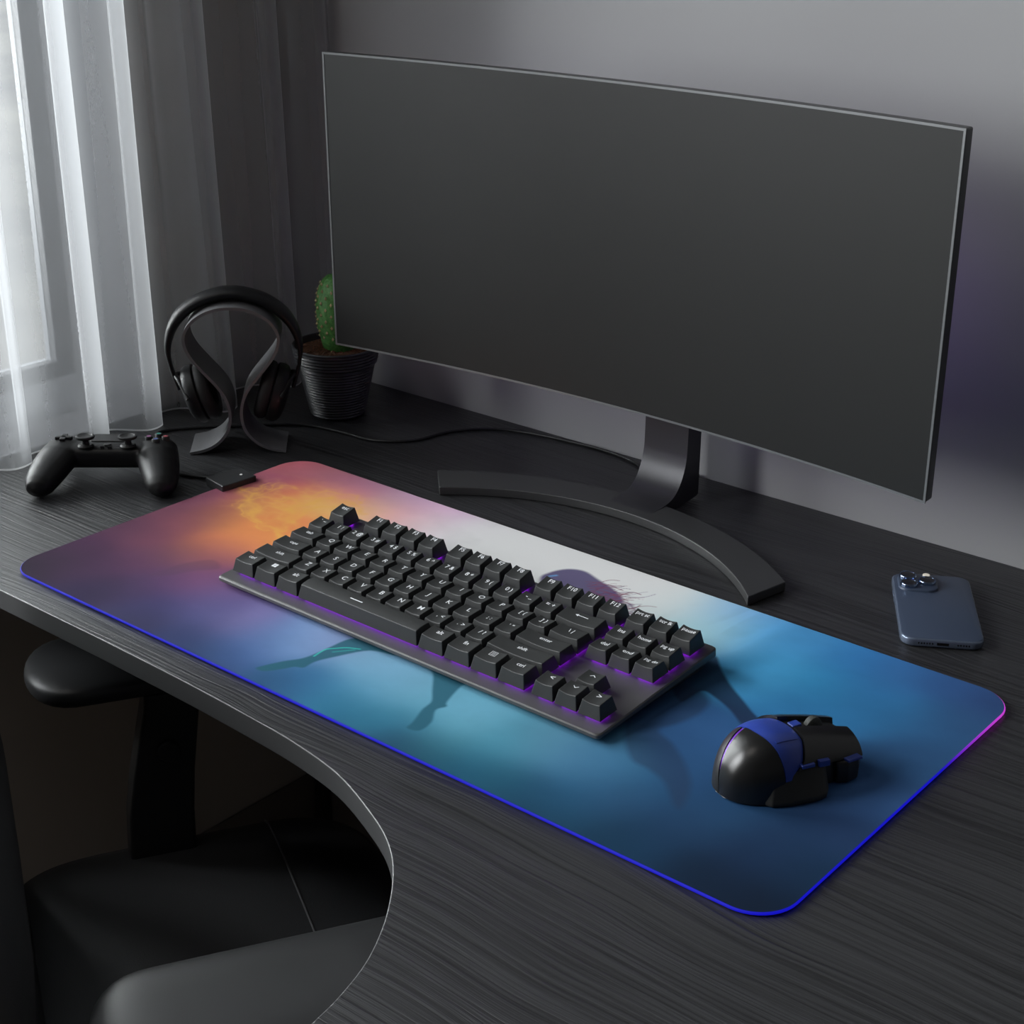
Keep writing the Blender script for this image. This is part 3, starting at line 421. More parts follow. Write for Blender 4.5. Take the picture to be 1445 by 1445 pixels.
        for a, b_ in zip(pp[:-1], pp[1:]):
            ab = b_ - a; t = np.clip(((gx_ - a.x) * ab.x + (gy_ - a.y) * ab.y) / (ab.x ** 2 + ab.y ** 2 + 1e-9), 0, 1)
            dm = np.minimum(dm, np.hypot(gx_ - a.x - t * ab.x, gy_ - a.y - t * ab.y))
        m = np.exp(-(dm / wd) ** 2) * al
        if fire: m = np.clip((m + 0.35 * al * np.exp(-(dm / (wd * 3)) ** 2)) * wf[j0:j1, i0:i1], 0, 1)
        m = m[..., None]; R[j0:j1, i0:i1] = R[j0:j1, i0:i1] * (1 - m) + np.array(col) * m
    R = R / np.maximum(1, R.max(-1, keepdims=True) / 0.95); return np.clip(R, 0.001, 0.95)
def mat_surface():
    R = art(); r = 26.0
    X = GX.copy(); Y = GY.copy()
    # round the corners: pull the grid's corner squares onto the arc
    cx = np.clip(X, r, MW - r); cy = np.clip(Y, r, MH - r); dx = X - cx; dy = Y - cy
    mx = np.maximum(np.abs(dx), np.abs(dy)); hy = np.hypot(dx, dy); f = np.where(hy > 1e-6, mx / np.maximum(hy, 1e-6), 1.0)
    X = cx + dx * f; Y = cy + dy * f
    co = np.stack([X * K, Y * K, np.full_like(X, MT * K)], -1).reshape(-1, 3)
    me = bpy.data.meshes.new('printed_surface'); nv = NX * NY
    me.vertices.add(nv); me.vertices.foreach_set('co', co.ravel().astype(np.float32))
    idx = (np.arange(NY - 1)[:, None] * NX + np.arange(NX - 1)[None, :]).ravel()
    q = np.stack([idx, idx + 1, idx + 1 + NX, idx + NX], 1).astype(np.int32); nf = len(q)
    me.loops.add(nf * 4); me.loops.foreach_set('vertex_index', q.ravel())
    me.polygons.add(nf); me.polygons.foreach_set('loop_start', np.arange(0, nf * 4, 4, dtype=np.int32)); me.polygons.foreach_set('loop_total', np.full(nf, 4, dtype=np.int32))
    me.update(calc_edges=True)
    at = me.color_attributes.new('print', 'FLOAT_COLOR', 'POINT')
    at.data.foreach_set('color', np.concatenate([R.reshape(-1, 3), np.ones((nv, 1))], 1).astype(np.float32).ravel())
    m = noisy(pmat('mat_cloth_print', (0.3, 0.3, 0.3), 0.75, spec=0.15), 2500, 0.06, 0.0002)
    t, N, L, p = nodes(m); a = N.new('ShaderNodeAttribute'); a.attribute_name = 'print'; L.new(a.outputs['Color'], p.inputs['Base Color'])
    me.materials.append(m)
    ob = bpy.data.objects.new('printed_surface', me); COL.objects.link(ob); ob.parent = mat_root
mat_surface()
mesh('mat_base', *prism(rrect(0.3, MW - 0.3, 0.3, MH - 0.3, 26, 10), 0.05, MT - 0.3), M['rubber'], mat_root)
# glowing edge tube with its own colour round the border
def led_edge():
    poly = rrect(0, MW, 0, MH, 26, 10); P = []
    for i in range(len(poly)):
        a, b_ = Vector(poly[i]), Vector(poly[(i + 1) % len(poly)]); n_ = max(1, int((b_ - a).length / 12))
        for k in range(n_): P.append(a + (b_ - a) * k / n_)
    rings = []; m = len(P); r = 0.95
    for i, p in enumerate(P):
        d = (P[(i + 1) % m] - P[i - 1]).normalized(); s = Vector((d.y, -d.x))
        rings.append([(p.x + s.x * r * math.cos(a), p.y + s.y * r * math.cos(a), 1.9 + r * math.sin(a)) for a in [2 * math.pi * k / 8 for k in range(8)]])
    rings.append(rings[0]); V, F = loft(rings, True, False)
    mt = pmat('led_tube', (0.015, 0.015, 0.02), 0.6, spec=0.1)
    t, N, L, pb = nodes(mt); a = N.new('ShaderNodeAttribute'); a.attribute_name = 'glow'
    L.new(a.outputs['Color'], pb.inputs['Emission Color']); pb.inputs['Emission Strength'].default_value = 1.0
    ob = mesh('led_edge', V, F, mt, mat_root, smooth=180)
    at = ob.data.color_attributes.new('glow', 'FLOAT_COLOR', 'POINT')
    def colr(x, y):
        blue = np.array([0.006, 0.006, 0.50]); mag = np.array([0.55, 0.05, 0.62]); pink = np.array([0.22, 0.035, 0.10]); dim = np.array([0.045, 0.035, 0.16])
        if y < 30: return blue
        if x > MW - 30 and y < MH - 8:
            t = min(1, max(0, (y - 205) / 75)); return blue * (1 - t) + mag * t
        if y > MH - 30 and x > 30:
            t = min(1, max(0, (MW - x) / 60)); return mag * (1 - t) * 0.6 + pink * (t + (1 - t) * .4)
        t = min(1, max(0, (y - 30) / 60)); u = min(1, max(0, (y - 230) / 60)); c = blue * (1 - t) + dim * t; return c * (1 - u) + pink * u
    for i, v in enumerate(ob.data.vertices):
        c = colr(v.co.x / K, v.co.y / K); at.data[i].color = (*c, 1)
    T(ob, 'thin light tube round the mat, blue in front, magenta at the right corner, dim pink behind')
led_edge()
# control box on the left edge and its cable
bx = thing_part = mesh('control_box', *prism([(-17, 212), (11, 207), (14, 243), (-13, 249)], 0.1, 8.2), M['box'], mat_root, smooth=0); bevel(bx, 1.2, 2)
mesh('control_button', *lathe([(0, 8.2), (1.2, 8.2), (1.2, 8.5), (0, 8.5)], 16, (2, 236, 0)), M['led_dot'], bx)
mesh('cable_collar', *tube([(-15, 226, 3.4), (-22, 224, 3.2)], [2.6, 1.8]), M['rubber'], bx)
cp = crom([(-20, 224.5, 3), (-34, 219, 1.6), (-60, 212, 1.5), (-100, 222, 1.5), (-128, 240, 1.5), (-146, 258, 1.6), (-152, 274, 1.6), (-136, 300, 1.6), (-110, 328, 1.6), (-84, 356, 1.6), (-60, 374, 1.6), (-20, 382, 1.6), (18, 386, 1.6), (46, 410, 1.6), (56, 450, 1.6), (82, 482, 1.6), (125, 498, 1.6), (190, 505, 1.6), (235, 499, 1.6), (262, 484, 1.6), (275, 500, 1.6), (300, 509, 1.6)], 8)
mesh('usb_cable', *tube(cp, 1.5, 8), M['rubber'], mat_root, smooth=180)

# ---------------------------------------------------------------- keyboard
U = 19.05
kb = thing('mechanical_keyboard', 'black tenkeyless mechanical keyboard with violet backlight lying across the printed mat', 'keyboard', (153.9, 93.6, MT))
TILT = math.radians(3.4); PZ0 = 7.6        # plate height (above the mat) at local y=0
def ptilt(V): return [(v[0], v[1] * math.cos(TILT) - v[2] * math.sin(TILT) * 0, PZ0 + v[1] * math.sin(TILT) + v[2]) for v in V]
X0, X1, Y0, Y1 = -0.28 * U, 18.58 * U, -0.55 * U, 6.55 * U
poly = rrect(X0, X1, Y0, Y1, 3.5, 4)
rings = []
def ring(inset, zf, zb):
    out = []
    for x, y in rrect(X0 + inset, X1 - inset, Y0 + inset, Y1 - inset, 3.5, 4):
        t = (y - Y0) / (Y1 - Y0); out.append((x, y, zf + (zb - zf) * t))
    return out
def pz(y): return PZ0 + y * math.sin(TILT)
rings = [ring(6, 0.05, 0.05), ring(5, 2.2, 3.0), ring(0.6, 3.6, 8.5), ring(0, 4.4, 9.5), ring(0.2, pz(Y0) - 0.8, pz(Y1) - 0.8), ring(1.0, pz(Y0), pz(Y1))]
mesh('case', *loft(rings), M['case'], kb, smooth=35)
ROWS = [
 (0, 0, [('ctrl', 1.25), ('WIN', 1.25), ('alt', 1.25), ('BAR', 6.25), ('alt', 1.25), ('fn', 1.25), ('MENU', 1.25), ('ctrl', 1.25)]),
 (1, 1, [('shift', 2.25)] + [(c, 1) for c in ['Z', 'X', 'C', 'V', 'B', 'N', 'M', ', <', '. >', '/ ?']] + [('shift', 2.75)]),
 (2, 2, [('caps', 1.75)] + [(c, 1) for c in ['A', 'S', 'D', 'F', 'G', 'H', 'J', 'K', 'L', '; :', "' \""]] + [('enter', 2.25)]),
 (3, 3, [('tab', 1.5)] + [(c, 1) for c in ['Q', 'W', 'E', 'R', 'T', 'Y', 'U', 'I', 'O', 'P', '[ {', '] }']] + [('\\ |', 1.5)]),
 (4, 4, [(c, 1) for c in ['` ~', '1 !', '2 @', '3 #', '4 $', '5 %', '6 ^', '7 &', '8 *', '9 (', '0 )', '- _', '= +']] + [('ARROW', 2)]),
 (5, 5.25, [('esc', 1), (None, 1), ('F1', 1), ('F2', 1), ('F3', 1), ('F4', 1), (None, .5), ('F5', 1), ('F6', 1), ('F7', 1), ('F8', 1), (None, .5), ('F9', 1), ('F10', 1), ('F11', 1), ('F12', 1)]),
]
KEYS = []
for r, yu, L_ in ROWS:
    x = 0.0
    for t, w in L_:
        if t: KEYS.append((t, x, yu, w, r))
        x += w
for i, t in enumerate(['prt sc', 'scr lk', 'pause']): KEYS.append((t, 15.25 + i, 5.25, 1, 5))
for i, t in enumerate(['ins', 'home', 'pg up']): KEYS.append((t, 15.25 + i, 4, 1, 4))
for i, t in enumerate(['del', 'end', 'pg dn']): KEYS.append((t, 15.25 + i, 3, 1, 3))
for i, t in enumerate(['<', 'DOWN', '>']): KEYS.append((t, 15.25 + i, 0, 1, 0))
KEYS.append(('^', 16.25, 1, 1, 1))
TOPH = {0: (12.1, 13.0), 1: (11.2, 11.6), 2: (11.0, 11.0), 3: (11.6, 11.0), 4: (11.3, 12.6), 5: (11.9, 14.4)}   # top height at front / rear above plate
glow = MB()
_txt = {}
def text_mesh(s, size):
    if (s, size) in _txt: return _txt[(s, size)]
    cu = bpy.data.curves.new('t', 'FONT'); cu.body = s; cu.size = size; cu.align_x = 'CENTER'; cu.align_y = 'CENTER'; cu.resolution_u = 3
    cu.offset = size * 0.012
    ob = bpy.data.objects.new('t', cu); COL.objects.link(ob); bpy.context.view_layer.update()
    me = ob.evaluated_get(bpy.context.evaluated_depsgraph_get()).to_mesh()
    V = [tuple(v.co) for v in me.vertices]; F = [tuple(p.vertices) for p in me.polygons]
    bpy.data.objects.remove(ob); bpy.data.curves.remove(cu)
    _txt[(s, size)] = (V, F); return V, F
def keycap(t, xu, yu, wu, r):
    x0, x1, y0, y1 = xu * U + 0.45, (xu + wu) * U - 0.45, yu * U + 0.45, (yu + 1) * U - 0.45
    hf, hr = TOPH[r]; sk = 2.2
    tx0, tx1, ty0, ty1 = x0 + 2.1, x1 - 2.1, y0 + 2.0, y1 - 3.0
    flat = (t == 'BAR')
    cxm = (tx0 + tx1) / 2; hw = (tx1 - tx0) / 2; cu_ = -0.35 if flat else (1.0 if wu < 1.6 else 1.25)
    def top(x, y):
        u = (x - cxm) / hw; v = (y - ty0) / (ty1 - ty0); h = hf + (hr - hf) * v
        return h - cu_ * (1 - u * u) * (1.0 if not flat else 0) + (0.0 if not flat else 0.7 * (1 - (2 * v - 1) ** 2))
    NXc = 8 if wu < 1.6 else 14; NYc = 5
    V = []; F = []
    # top grid
    for j in range(NYc + 1):
        for i in range(NXc + 1):
            x = tx0 + (tx1 - tx0) * i / NXc; y = ty0 + (ty1 - ty0) * j / NYc
            V.append((x, y, top(x, y)))
    for j in range(NYc):
        for i in range(NXc):
            a = j * (NXc + 1) + i; F.append((a, a + 1, a + NXc + 2, a + NXc + 1))
    bd = [i for i in range(NXc + 1)] + [j * (NXc + 1) + NXc for j in range(1, NYc + 1)] + [NYc * (NXc + 1) + i for i in range(NXc - 1, -1, -1)] + [j * (NXc + 1) for j in range(NYc - 1, 0, -1)]
    b0 = len(V)
    for bi in bd:
        x, y, z = V[bi]
        u = (x - tx0) / (tx1 - tx0); v = (y - ty0) / (ty1 - ty0)
        V.append((x0 + (x1 - x0) * u, y0 + (y1 - y0) * v, sk))
    m = len(bd)
    for i in range(m): F.append((bd[i], b0 + i, b0 + (i + 1) % m, bd[(i + 1) % m]))
    ox, oy = (x0 + x1) / 2, (y0 + y1) / 2
    V = ptilt(V); oz = PZ0 + oy * math.sin(TILT)
    V = [(a - ox, b_ - oy, c_ - oz) for a, b_, c_ in V]
    k = mesh('keycap', V, F, M['cap'], kb, loc=(ox, oy, oz), smooth=0)
    bevel(k, 0.55, 3, 28)
    # legend
    L2 = MB()
    if t == 'WIN':
        for a in (0, 1):
            for c_ in (0, 1):
                L2.add(([(a * 2.3 - 2.2, c_ * 2.2 - 1.2, 0), (a * 2.3 - 0.1, c_ * 2.2 - 1.2, 0), (a * 2.3 - 0.1, c_ * 2.2 + 0.8, 0), (a * 2.3 - 2.2, c_ * 2.2 + 0.8, 0)], [(0, 1, 2, 3)]))
    elif t == 'MENU':
        for q in ((-2.6, 2.6, 2.3, 2.6), (-2.6, 2.6, -2.2, -1.9), (-2.6, -2.3, -2.2, 2.6), (2.3, 2.6, -2.2, 2.6), (-1.7, 1.7, 1.3, 1.6), (-1.7, 1.7, 0.1, 0.4), (-1.7, 1.7, -1.1, -0.8)):
            L2.add(([(q[0], q[2], 0), (q[1], q[2], 0), (q[1], q[3], 0), (q[0], q[3], 0)], [(0, 1, 2, 3)]))
    elif t == 'BAR':
        L2.add(([(-6, -.45, 0), (6, -.45, 0), (6, .45, 0), (-6, .45, 0)], [(0, 1, 2, 3)]))
    elif t == 'ARROW':
        L2.add(([(-4.6, -.3, 0), (4.6, -.3, 0), (4.6, .3, 0), (-4.6, .3, 0)], [(0, 1, 2, 3)])); L2.add(([(-6.4, 0, 0), (-3.9, 1.3, 0), (-3.9, -1.3, 0)], [(0, 2, 1)]))
    elif t == 'DOWN' or t == '^':
        s = -1 if t == 'DOWN' else 1
        for sg in (-1, 1):
            L2.add(([(0, s * 1.1, 0), (0, s * 0.3, 0), (sg * 1.9, -s * 1.2, 0), (sg * 2.2, -s * 0.7, 0)], [(0, 1, 2, 3)]))
    else:
        s = 6.4 if len(t) <= 1 else (5.6 if len(t) == 3 and ' ' in t else (5.4 if len(t) <= 3 else 4.6))
        tv, tf = text_mesh(t, s); L2.add((tv, tf))
    lx = cxm; ly = (ty0 + ty1) / 2 + (3.2 if r == 5 else (2.2 if not flat else -1.0))
    if flat: lx = cxm - 6
    def fit(x): return min(max(x, tx0 + 0.4), tx1 - 0.4)
    LV = [(fit(v[0] + lx), v[1] + ly, 0) for v in L2.V]
    LV = [(a, b_, top(a, b_) + 0.10) for a, b_, _ in LV]; LV = ptilt(LV)
    mesh('legend', [(a - ox, b_ - oy, c_ - oz) for a, b_, c_ in LV], L2.F, M['legend'], k, smooth=0)
    g = 3.8
    gv, gf = box(x0 + g, x1 - g, y0 + g, y1 - g, 0.1, 1.9)
    glow.add((ptilt(gv), gf))
for kk in KEYS: keycap(*kk)
mesh('backlight', glow.V, glow.F, M['purple'], kb, smooth=0)['label'] = 'violet lights glowing under the keycaps'

# ---------------------------------------------------------------- monitor
mon = thing('curved_monitor', 'large dark curved ultrawide monitor with thin pale bezel, standing on an arc-shaped foot', 'monitor', (300, 346, 0))
MWD, MHT, MZ = 572.5, 254.1, 103.9
Rc = (MWD ** 2 / 8 / 23.5)
def mcurve(x): return math.sqrt(max(0, Rc * Rc - x * x)) - math.sqrt(Rc * Rc - (MWD / 2) ** 2)   # how far back
YAW = math.radians(0.24); TLT = math.radians(-0.58)
def mp_(x, d, z):   # x along, d depth behind the front, z above lower edge
    yy = mcurve(x) + d + z * math.sin(TLT); return (x * math.cos(YAW) - yy * math.sin(YAW), x * math.sin(YAW) + yy * math.cos(YAW), MZ + z)
def slab(xa, xb, za, zb, d0, d1, n=36):
    rings = []
    for i in range(n + 1):
        x = xa + (xb - xa) * i / n; rings.append([mp_(x, d0, za), mp_(x, d1, za), mp_(x, d1, zb), mp_(x, d0, zb)])
    return loft(rings)
H2 = MWD / 2
ob = mesh('housing', *slab(-H2, H2, 0, MHT, 0.8, 11.5), M['shell'], mon, smooth=0); bevel(ob, 1.6, 3)
b = MB(); e = 1.7
b.add(slab(-H2, H2, 0, e, 0, 1.0)); b.add(slab(-H2, H2, MHT - e, MHT, 0, 1.0)); b.add(slab(-H2, -H2 + e, e, MHT - e, 0, 1.0, 1)); b.add(slab(H2 - e, H2, e, MHT - e, 0, 1.0, 1))
mesh('bezel', b.V, b.F, M['bezel'], mon, smooth=0)
mesh('screen', *slab(-H2 + e, H2 - e, e, MHT - e, 0.25, 0.9), M['screen'], mon, smooth=30)
ob = mesh('rear_bulge', *slab(-150, 150, 50, 210, 11.4, 30), M['shell'], mon, smooth=0); bevel(ob, 8, 4)
# arc foot
V = []; n = 36
def arcp(cx, cy, R, xa, xb, k, n): x = xa + (xb - xa) * k / n; return (x - 300, cy + math.sqrt(R * R - (x - cx) ** 2) - 346)
inner = [arcp(306, 160, 227, 153, 471, k, n) for k in range(n + 1)]; outer = [arcp(302, 146, 275, 125, 479, k, n) for k in range(n + 1)]
rings = [[(i[0], i[1], 0.2), (o_[0], o_[1], 0.2), (o_[0], o_[1], 8), (i[0], i[1], 8)] for i, o_ in zip(inner, outer)]
ob = mesh('foot', *loft(rings), M['stand'], mon, smooth=0); bevel(ob, 0.9, 2)
# neck: a broad strap sweeping up from the foot
nx0, nx1 = -18, 26
prof = crom([(0, 52, 8.0), (0, 70, 8.6), (0, 84, 12), (0, 94, 22), (0, 100.5, 38), (0, 102, 60), (0, 102, 150)], 6)
def nrm(i):
    d = (prof[min(i + 1, len(prof) - 1)] - prof[max(i - 1, 0)]).normalized(); return Vector((0, -d.z, d.y))
rings = []
for i, p in enumerate(prof):
    # rear face drops straight down so that the strap thickens at the bend
    y2 = 122.0; z2 = p.z if p.z > 34 else 0.3 + (p.z - 8) * 34 / 26.0
    y2 = 122.0 if p.y > 80 else p.y + 2 + (p.y - 52) * 1.35
    rings.append([(nx0, p.y, p.z), (nx1, p.y, p.z), (nx1, max(y2, p.y + .5), max(0.3, min(z2, p.z))), (nx0, max(y2, p.y + .5), max(0.3, min(z2, p.z)))])
ob = mesh('neck', *loft(rings), M['neck'], mon, smooth=50)
ob = mesh('neck_bracket', *box(-14, 22, 50, 104, 112, 150), M['shell'], mon, smooth=0); bevel(ob, 2)

# ---------------------------------------------------------------- headphone stand and headphones
A_ = math.atan2(0.70, 0.714)
hs = thing('headphone_stand', 'dark grey loop-shaped headphone stand bent from one wide band, beside the curtain', 'stand', (-72.5, 299.9, 0), A_)
half = [(0, 137.3), (9, 136.8), (18, 134.6), (26, 131), (33, 126), (38.5, 119.5), (42, 111), (41.2, 102), (37, 92.5), (30.5, 83.5), (23, 74.5), (15.2, 65), (9.3, 55.5), (6, 45.5), (5.2, 35), (7, 25), (11.5, 17), (19, 9.5), (30, 4.0), (43.6, 1.2)]
pth = [(-x, z) for x, z in half[::-1]] + half[1:]
pc = [(p.x, p.y) for p in crom([(x, z, 0) for x, z in pth], 4)]
rings = []
for i, (x, z) in enumerate(pc):
    a = Vector(pc[max(0, i - 1)]); c_ = Vector(pc[min(len(pc) - 1, i + 1)]); d = (c_ - a).normalized(); n_ = Vector((-d.y, d.x)) * 1.3
    w = 25
    rings.append([(x + n_.x, -w, max(0.1, z + n_.y)), (x + n_.x, w, max(0.1, z + n_.y)), (x - n_.x, w, max(0.1, z - n_.y)), (x - n_.x, -w, max(0.1, z - n_.y))])
ob = mesh('band', *loft(rings), M['hs'], hs, smooth=60)
hp = thing('headphones', 'black over-ear headphones hanging over the grey loop stand', 'headphones', (-72.5, 299.9, 0), A_)
# headband: arc resting on top of the stand loop
arc = [(-52, 58), (-58, 80), (-59.5, 98), (-54.5, 116), (-44, 130.5), (-28, 141.5), (-10, 147), (0, 147.8), (10, 147), (28, 141.5), (44, 130.5), (54.5, 116), (59.5, 98), (58, 80), (52, 58)]
ac = [(p.x, p.y) for p in crom([(x, z, 0) for x, z in arc], 5)]
rings = []
for i, (x, z) in enumerate(ac):
    a = Vector(ac[max(0, i - 1)]); c_ = Vector(ac[min(len(ac) - 1, i + 1)]); d = (c_ - a).normalized(); n_ = Vector((-d.y, d.x))
    f = max(0, min(1, (z - 85) / 45)); th = 1.6 + 3.3 * f; w = 4.5 + 7.5 * f
    rings.append([(x + n_.x * th * math.cos(t) * (1.2), w * math.sin(t), z + n_.y * th * math.cos(t) * 1.2) for t in [2 * math.pi * q / 14 for q in range(14)]])
V, F = loft(rings)
V = [(v[0], v[1], v[2] - 2.2 + (0 if v[2] < 100 else 0)) for v in V]
ob = mesh('headband', V, F, M['hp'], hp, smooth=60)
for sg in (-1, 1):
    ax = Vector((sg * 1.0, 0, -0.30)).normalized(); cc = Vector((sg * 33, 0, 52)); ey = Vector((0, 1, 0)); ez = ax.cross(ey)
    def cupring(h, r, sq=0.88): return [tuple(cc + ax * h + ey * (r * sq * math.cos(t)) + ez * (r * math.sin(t))) for t in [2 * math.pi * q / 40 for q in range(40)]]
    cup = mesh('ear_cup', *loft([cupring(*a) for a in ((-1, 26), (0, 27.5), (5, 28), (9, 26.5), (12, 22), (13.6, 15), (14.2, 6), (14.3, 0.5))]), M['hp'], hp, smooth=40)
    mesh('ear_cushion', *loft([cupring(*a) for a in ((-1.2, 25), (-3, 27.2), (-7, 28), (-11, 26.5), (-13, 22), (-12, 16), (-6, 14), (-5.5, 0.5))]), M['hp_pad'], hp, smooth=60)
    mesh('yoke', *tube(crom([tuple(cc + ax * 9 + ez * (-sg * 0) + Vector((0, 24, 4))), (sg * 50, 12, 66), (sg * 54.5, 0, 69), (sg * 50, -12, 66), tuple(cc + ax * 9 + Vector((0, -24, 4)))], 6), 2.0, 8), M['hp'], hp, smooth=60)

# ---------------------------------------------------------------- potted cactus
pot = thing('potted_cactus', 'small green cactus in a ribbed anthracite plant pot, half hidden behind the monitor', 'plant', (-66, 421, 0))
prof = [(0.5, 0.1), (24, 0.1), (25.5, 1.2)]
z = 2.0
while z < 50:
    f = z / 50; prof += [(25.6 + 10.5 * f, z), (27.0 + 10.5 * f, z + 1.3)]; z += 2.9
prof += [(36.2, 52), (37.6, 53), (40.0, 54.5), (39.6, 56.2), (40.8, 57.6), (40.2, 59.4), (41.3, 60.8), (40.7, 62.6), (41.8, 64), (41.2, 65.8), (42.3, 67.2), (41.8, 69), (42.6, 70.5), (41.8, 71.6), (40.0, 71.4), (39.2, 68), (38, 60), (0.5, 59)]
mesh('flower_pot', *lathe(prof, 64), M['pot'], pot, smooth=50)
rnd = random.Random(3); V = [(0, 0, 69)]; F = []
rr = [0, 5, 10, 15, 20, 25, 30, 34, 38.8]; n = 60; V = []
for r in rr[1:]:
    for k in range(n):
        a = 2 * math.pi * k / n; zz = 66.2 + (rnd.random() - .5) * 2.6 + 1.2 * (1 - r / 38)
        if r > 38: zz = 65
        V.append((r * math.cos(a), r * math.sin(a), zz))
F = [tuple(range(n))]
for i in range(len(rr) - 2):
    for k in range(n): F.append((i * n + k, (i + 1) * n + k, (i + 1) * n + (k + 1) % n, i * n + (k + 1) % n))
mesh('soil', V, F, M['soil'], pot, smooth=0)
# cactus body: oval pad, ribbed
rings = []; n = 48; ccx, ccy = 1.0, 3.0
for i in range(25):
    t = i / 24; zz = 64 + 74 * t; r = 21.5 * (max(0.0, 1 - (abs(t - 0.52) / 0.52) ** 2.6)) ** 0.5
    r = max(r, 0.4); r = r if t > 0.2 else max(r, 15 + 20 * t)
    rings.append([(ccx + r * (1 + 0.035 * math.cos(11 * a + i * 0.9)) * math.cos(a), ccy + r * (1 + 0.035 * math.cos(11 * a + i * 0.9)) * math.sin(a) * 0.85, zz) for a in [2 * math.pi * k / n for k in range(n)]])
cb = mesh('cactus_body', *loft(rings), M['cactus'], pot, smooth=70)
sp = MB()
for i in range(1, 12):
    t = i / 12.0; zz = 64 + 74 * (t * 0.92 + 0.06); tt = t * 0.92 + 0.06; r = 21.5 * (max(0.02, 1 - (abs(tt - 0.52) / 0.52) ** 2.6)) ** 0.5
    m = 11 if r > 12 else 7
    for k in range(m):
        a = 2 * math.pi * (k + 0.5 * (i % 2)) / m
        p = Vector((ccx + r * 1.03 * math.cos(a), ccy + r * 1.03 * math.sin(a) * .85, zz)); s = 1.6
        sp.add(([tuple(p + Vector(v) * s) for v in ((1, 0, 0), (-1, 0, 0), (0, 1, 0), (0, -1, 0), (0, 0, 1.3), (0, 0, -1.3))], [(0, 2, 4), (2, 1, 4), (1, 3, 4), (3, 0, 4), (2, 0, 5), (1, 2, 5), (3, 1, 5), (0, 3, 5)]))
        for q in range(4):
            dv = Vector((math.cos(a), math.sin(a), 0)) * 2.6 + Vector((rnd.uniform(-1, 1), rnd.uniform(-1, 1), rnd.uniform(-1, 1.3))) * 1.6
            e2 = p + dv; sp.add(([tuple(p + Vector((.18, 0, .1))), tuple(p - Vector((.18, 0, .1))), tuple(p + Vector((0, .18, -.1))), tuple(e2)], [(0, 1, 3), (1, 2, 3), (2, 0, 3)]))
mesh('spines', sp.V, sp.F, M['spine'], cb, smooth=0)['kind'] = 'stuff'

# ---------------------------------------------------------------- game controller
ca = math.atan2(0.65, 0.76)
gc = thing('game_controller', 'matte black twin-stick game controller resting on the desk beside the curtain', 'game controller', (-87, 162, 0), ca)
gc.scale = (0.92, 0.82, 0.76)
# local x: across, local y: away from the camera, z up
def blob(path, rad, n=20, zs=1.0):
    rings = []; P = [Vector(p) for p in path]; m = len(P)
    for i, p in enumerate(P):
        d = (P[min(i + 1, m - 1)] - P[max(i - 1, 0)]).normalized(); s = d.cross(Vector((0, 0, 1))).normalized(); u = s.cross(d)
        rings.append([tuple(p + s * (math.cos(a) * rad[i][0]) + u * (math.sin(a) * rad[i][1])) for a in [2 * math.pi * k / n for k in range(n)]])
    return loft(rings)
b = MB()
for sg in (-1, 1):
    P = [(sg * 41, 34, 33), (sg * 43.5, 20, 33), (sg * 47, 4, 29.5), (sg * 51, -12, 24), (sg * 54.5, -27, 18), (sg * 56.5, -40, 14), (sg * 57, -48, 12.5), (sg * 57, -52.5, 12)]
    Rr = [(17, 10), (20, 14), (20, 16), (19, 16), (17, 15.5), (14.5, 14), (10.5, 10.5), (3, 3)]
    b.add(blob(P, Rr, 24))
# bridge
rings = []
for i in range(25):
    x = -46 + 92 * i / 24; zc = 29.5; hy0, hy1 = (-1 - 5 * math.cos(x / 46 * math.pi) * 0), 40
    ringp = []
    for k in range(24):
        a = 2 * math.pi * k / 24; ca_, sa_ = math.cos(a), math.sin(a)
        ex = lambda v: math.copysign(abs(v) ** 0.6, v)
        ringp.append((x, 20 + 22 * ex(ca_), zc + 14.5 * ex(sa_)))
    rings.append(ringp)
b.add(loft(rings))
for sg in (-1, 1):
    b.add(blob([(sg * 20, 4, 18), (sg * 20, 4, 34), (sg * 20, 4.0, 45.5), (sg * 20, 4.0, 46.5)], [(12.5, 12.5), (13.5, 13.5), (12.5, 12.5), (10, 10)], 24))
ctl = mesh('controller_body', b.V, b.F, M['pad_black'], gc, smooth=180)
rm = ctl.modifiers.new('remesh', 'REMESH'); rm.mode = 'VOXEL'; rm.voxel_size = 1.1 * K; rm.use_smooth_shade = True
sm = ctl.modifiers.new('smooth', 'SMOOTH'); sm.factor = 0.5; sm.iterations = 14
for sg in (-1, 1):
    st = mesh('thumbstick', *lathe([(0.3, 44), (7.6, 44), (6.5, 46), (3.4, 46.5), (3.1, 50), (5, 52), (8.6, 53.2), (9.2, 54.6), (8.8, 56.2), (7.2, 56.6), (5.5, 55.4), (0.3, 55.2)], 28, (sg * 20, 4, 0)), M['ctrl_dark'], gc, smooth=40)
    tr = mesh('trigger', *blob([(sg * 43, 38, 36), (sg * 43, 44, 32), (sg * 43, 47, 22), (sg * 43, 45, 12), (sg * 43, 43, 10)], [(11, 4), (11, 5), (10.5, 5), (9, 4), (4, 2)], 16), M['ctrl_dark'], gc, smooth=60)
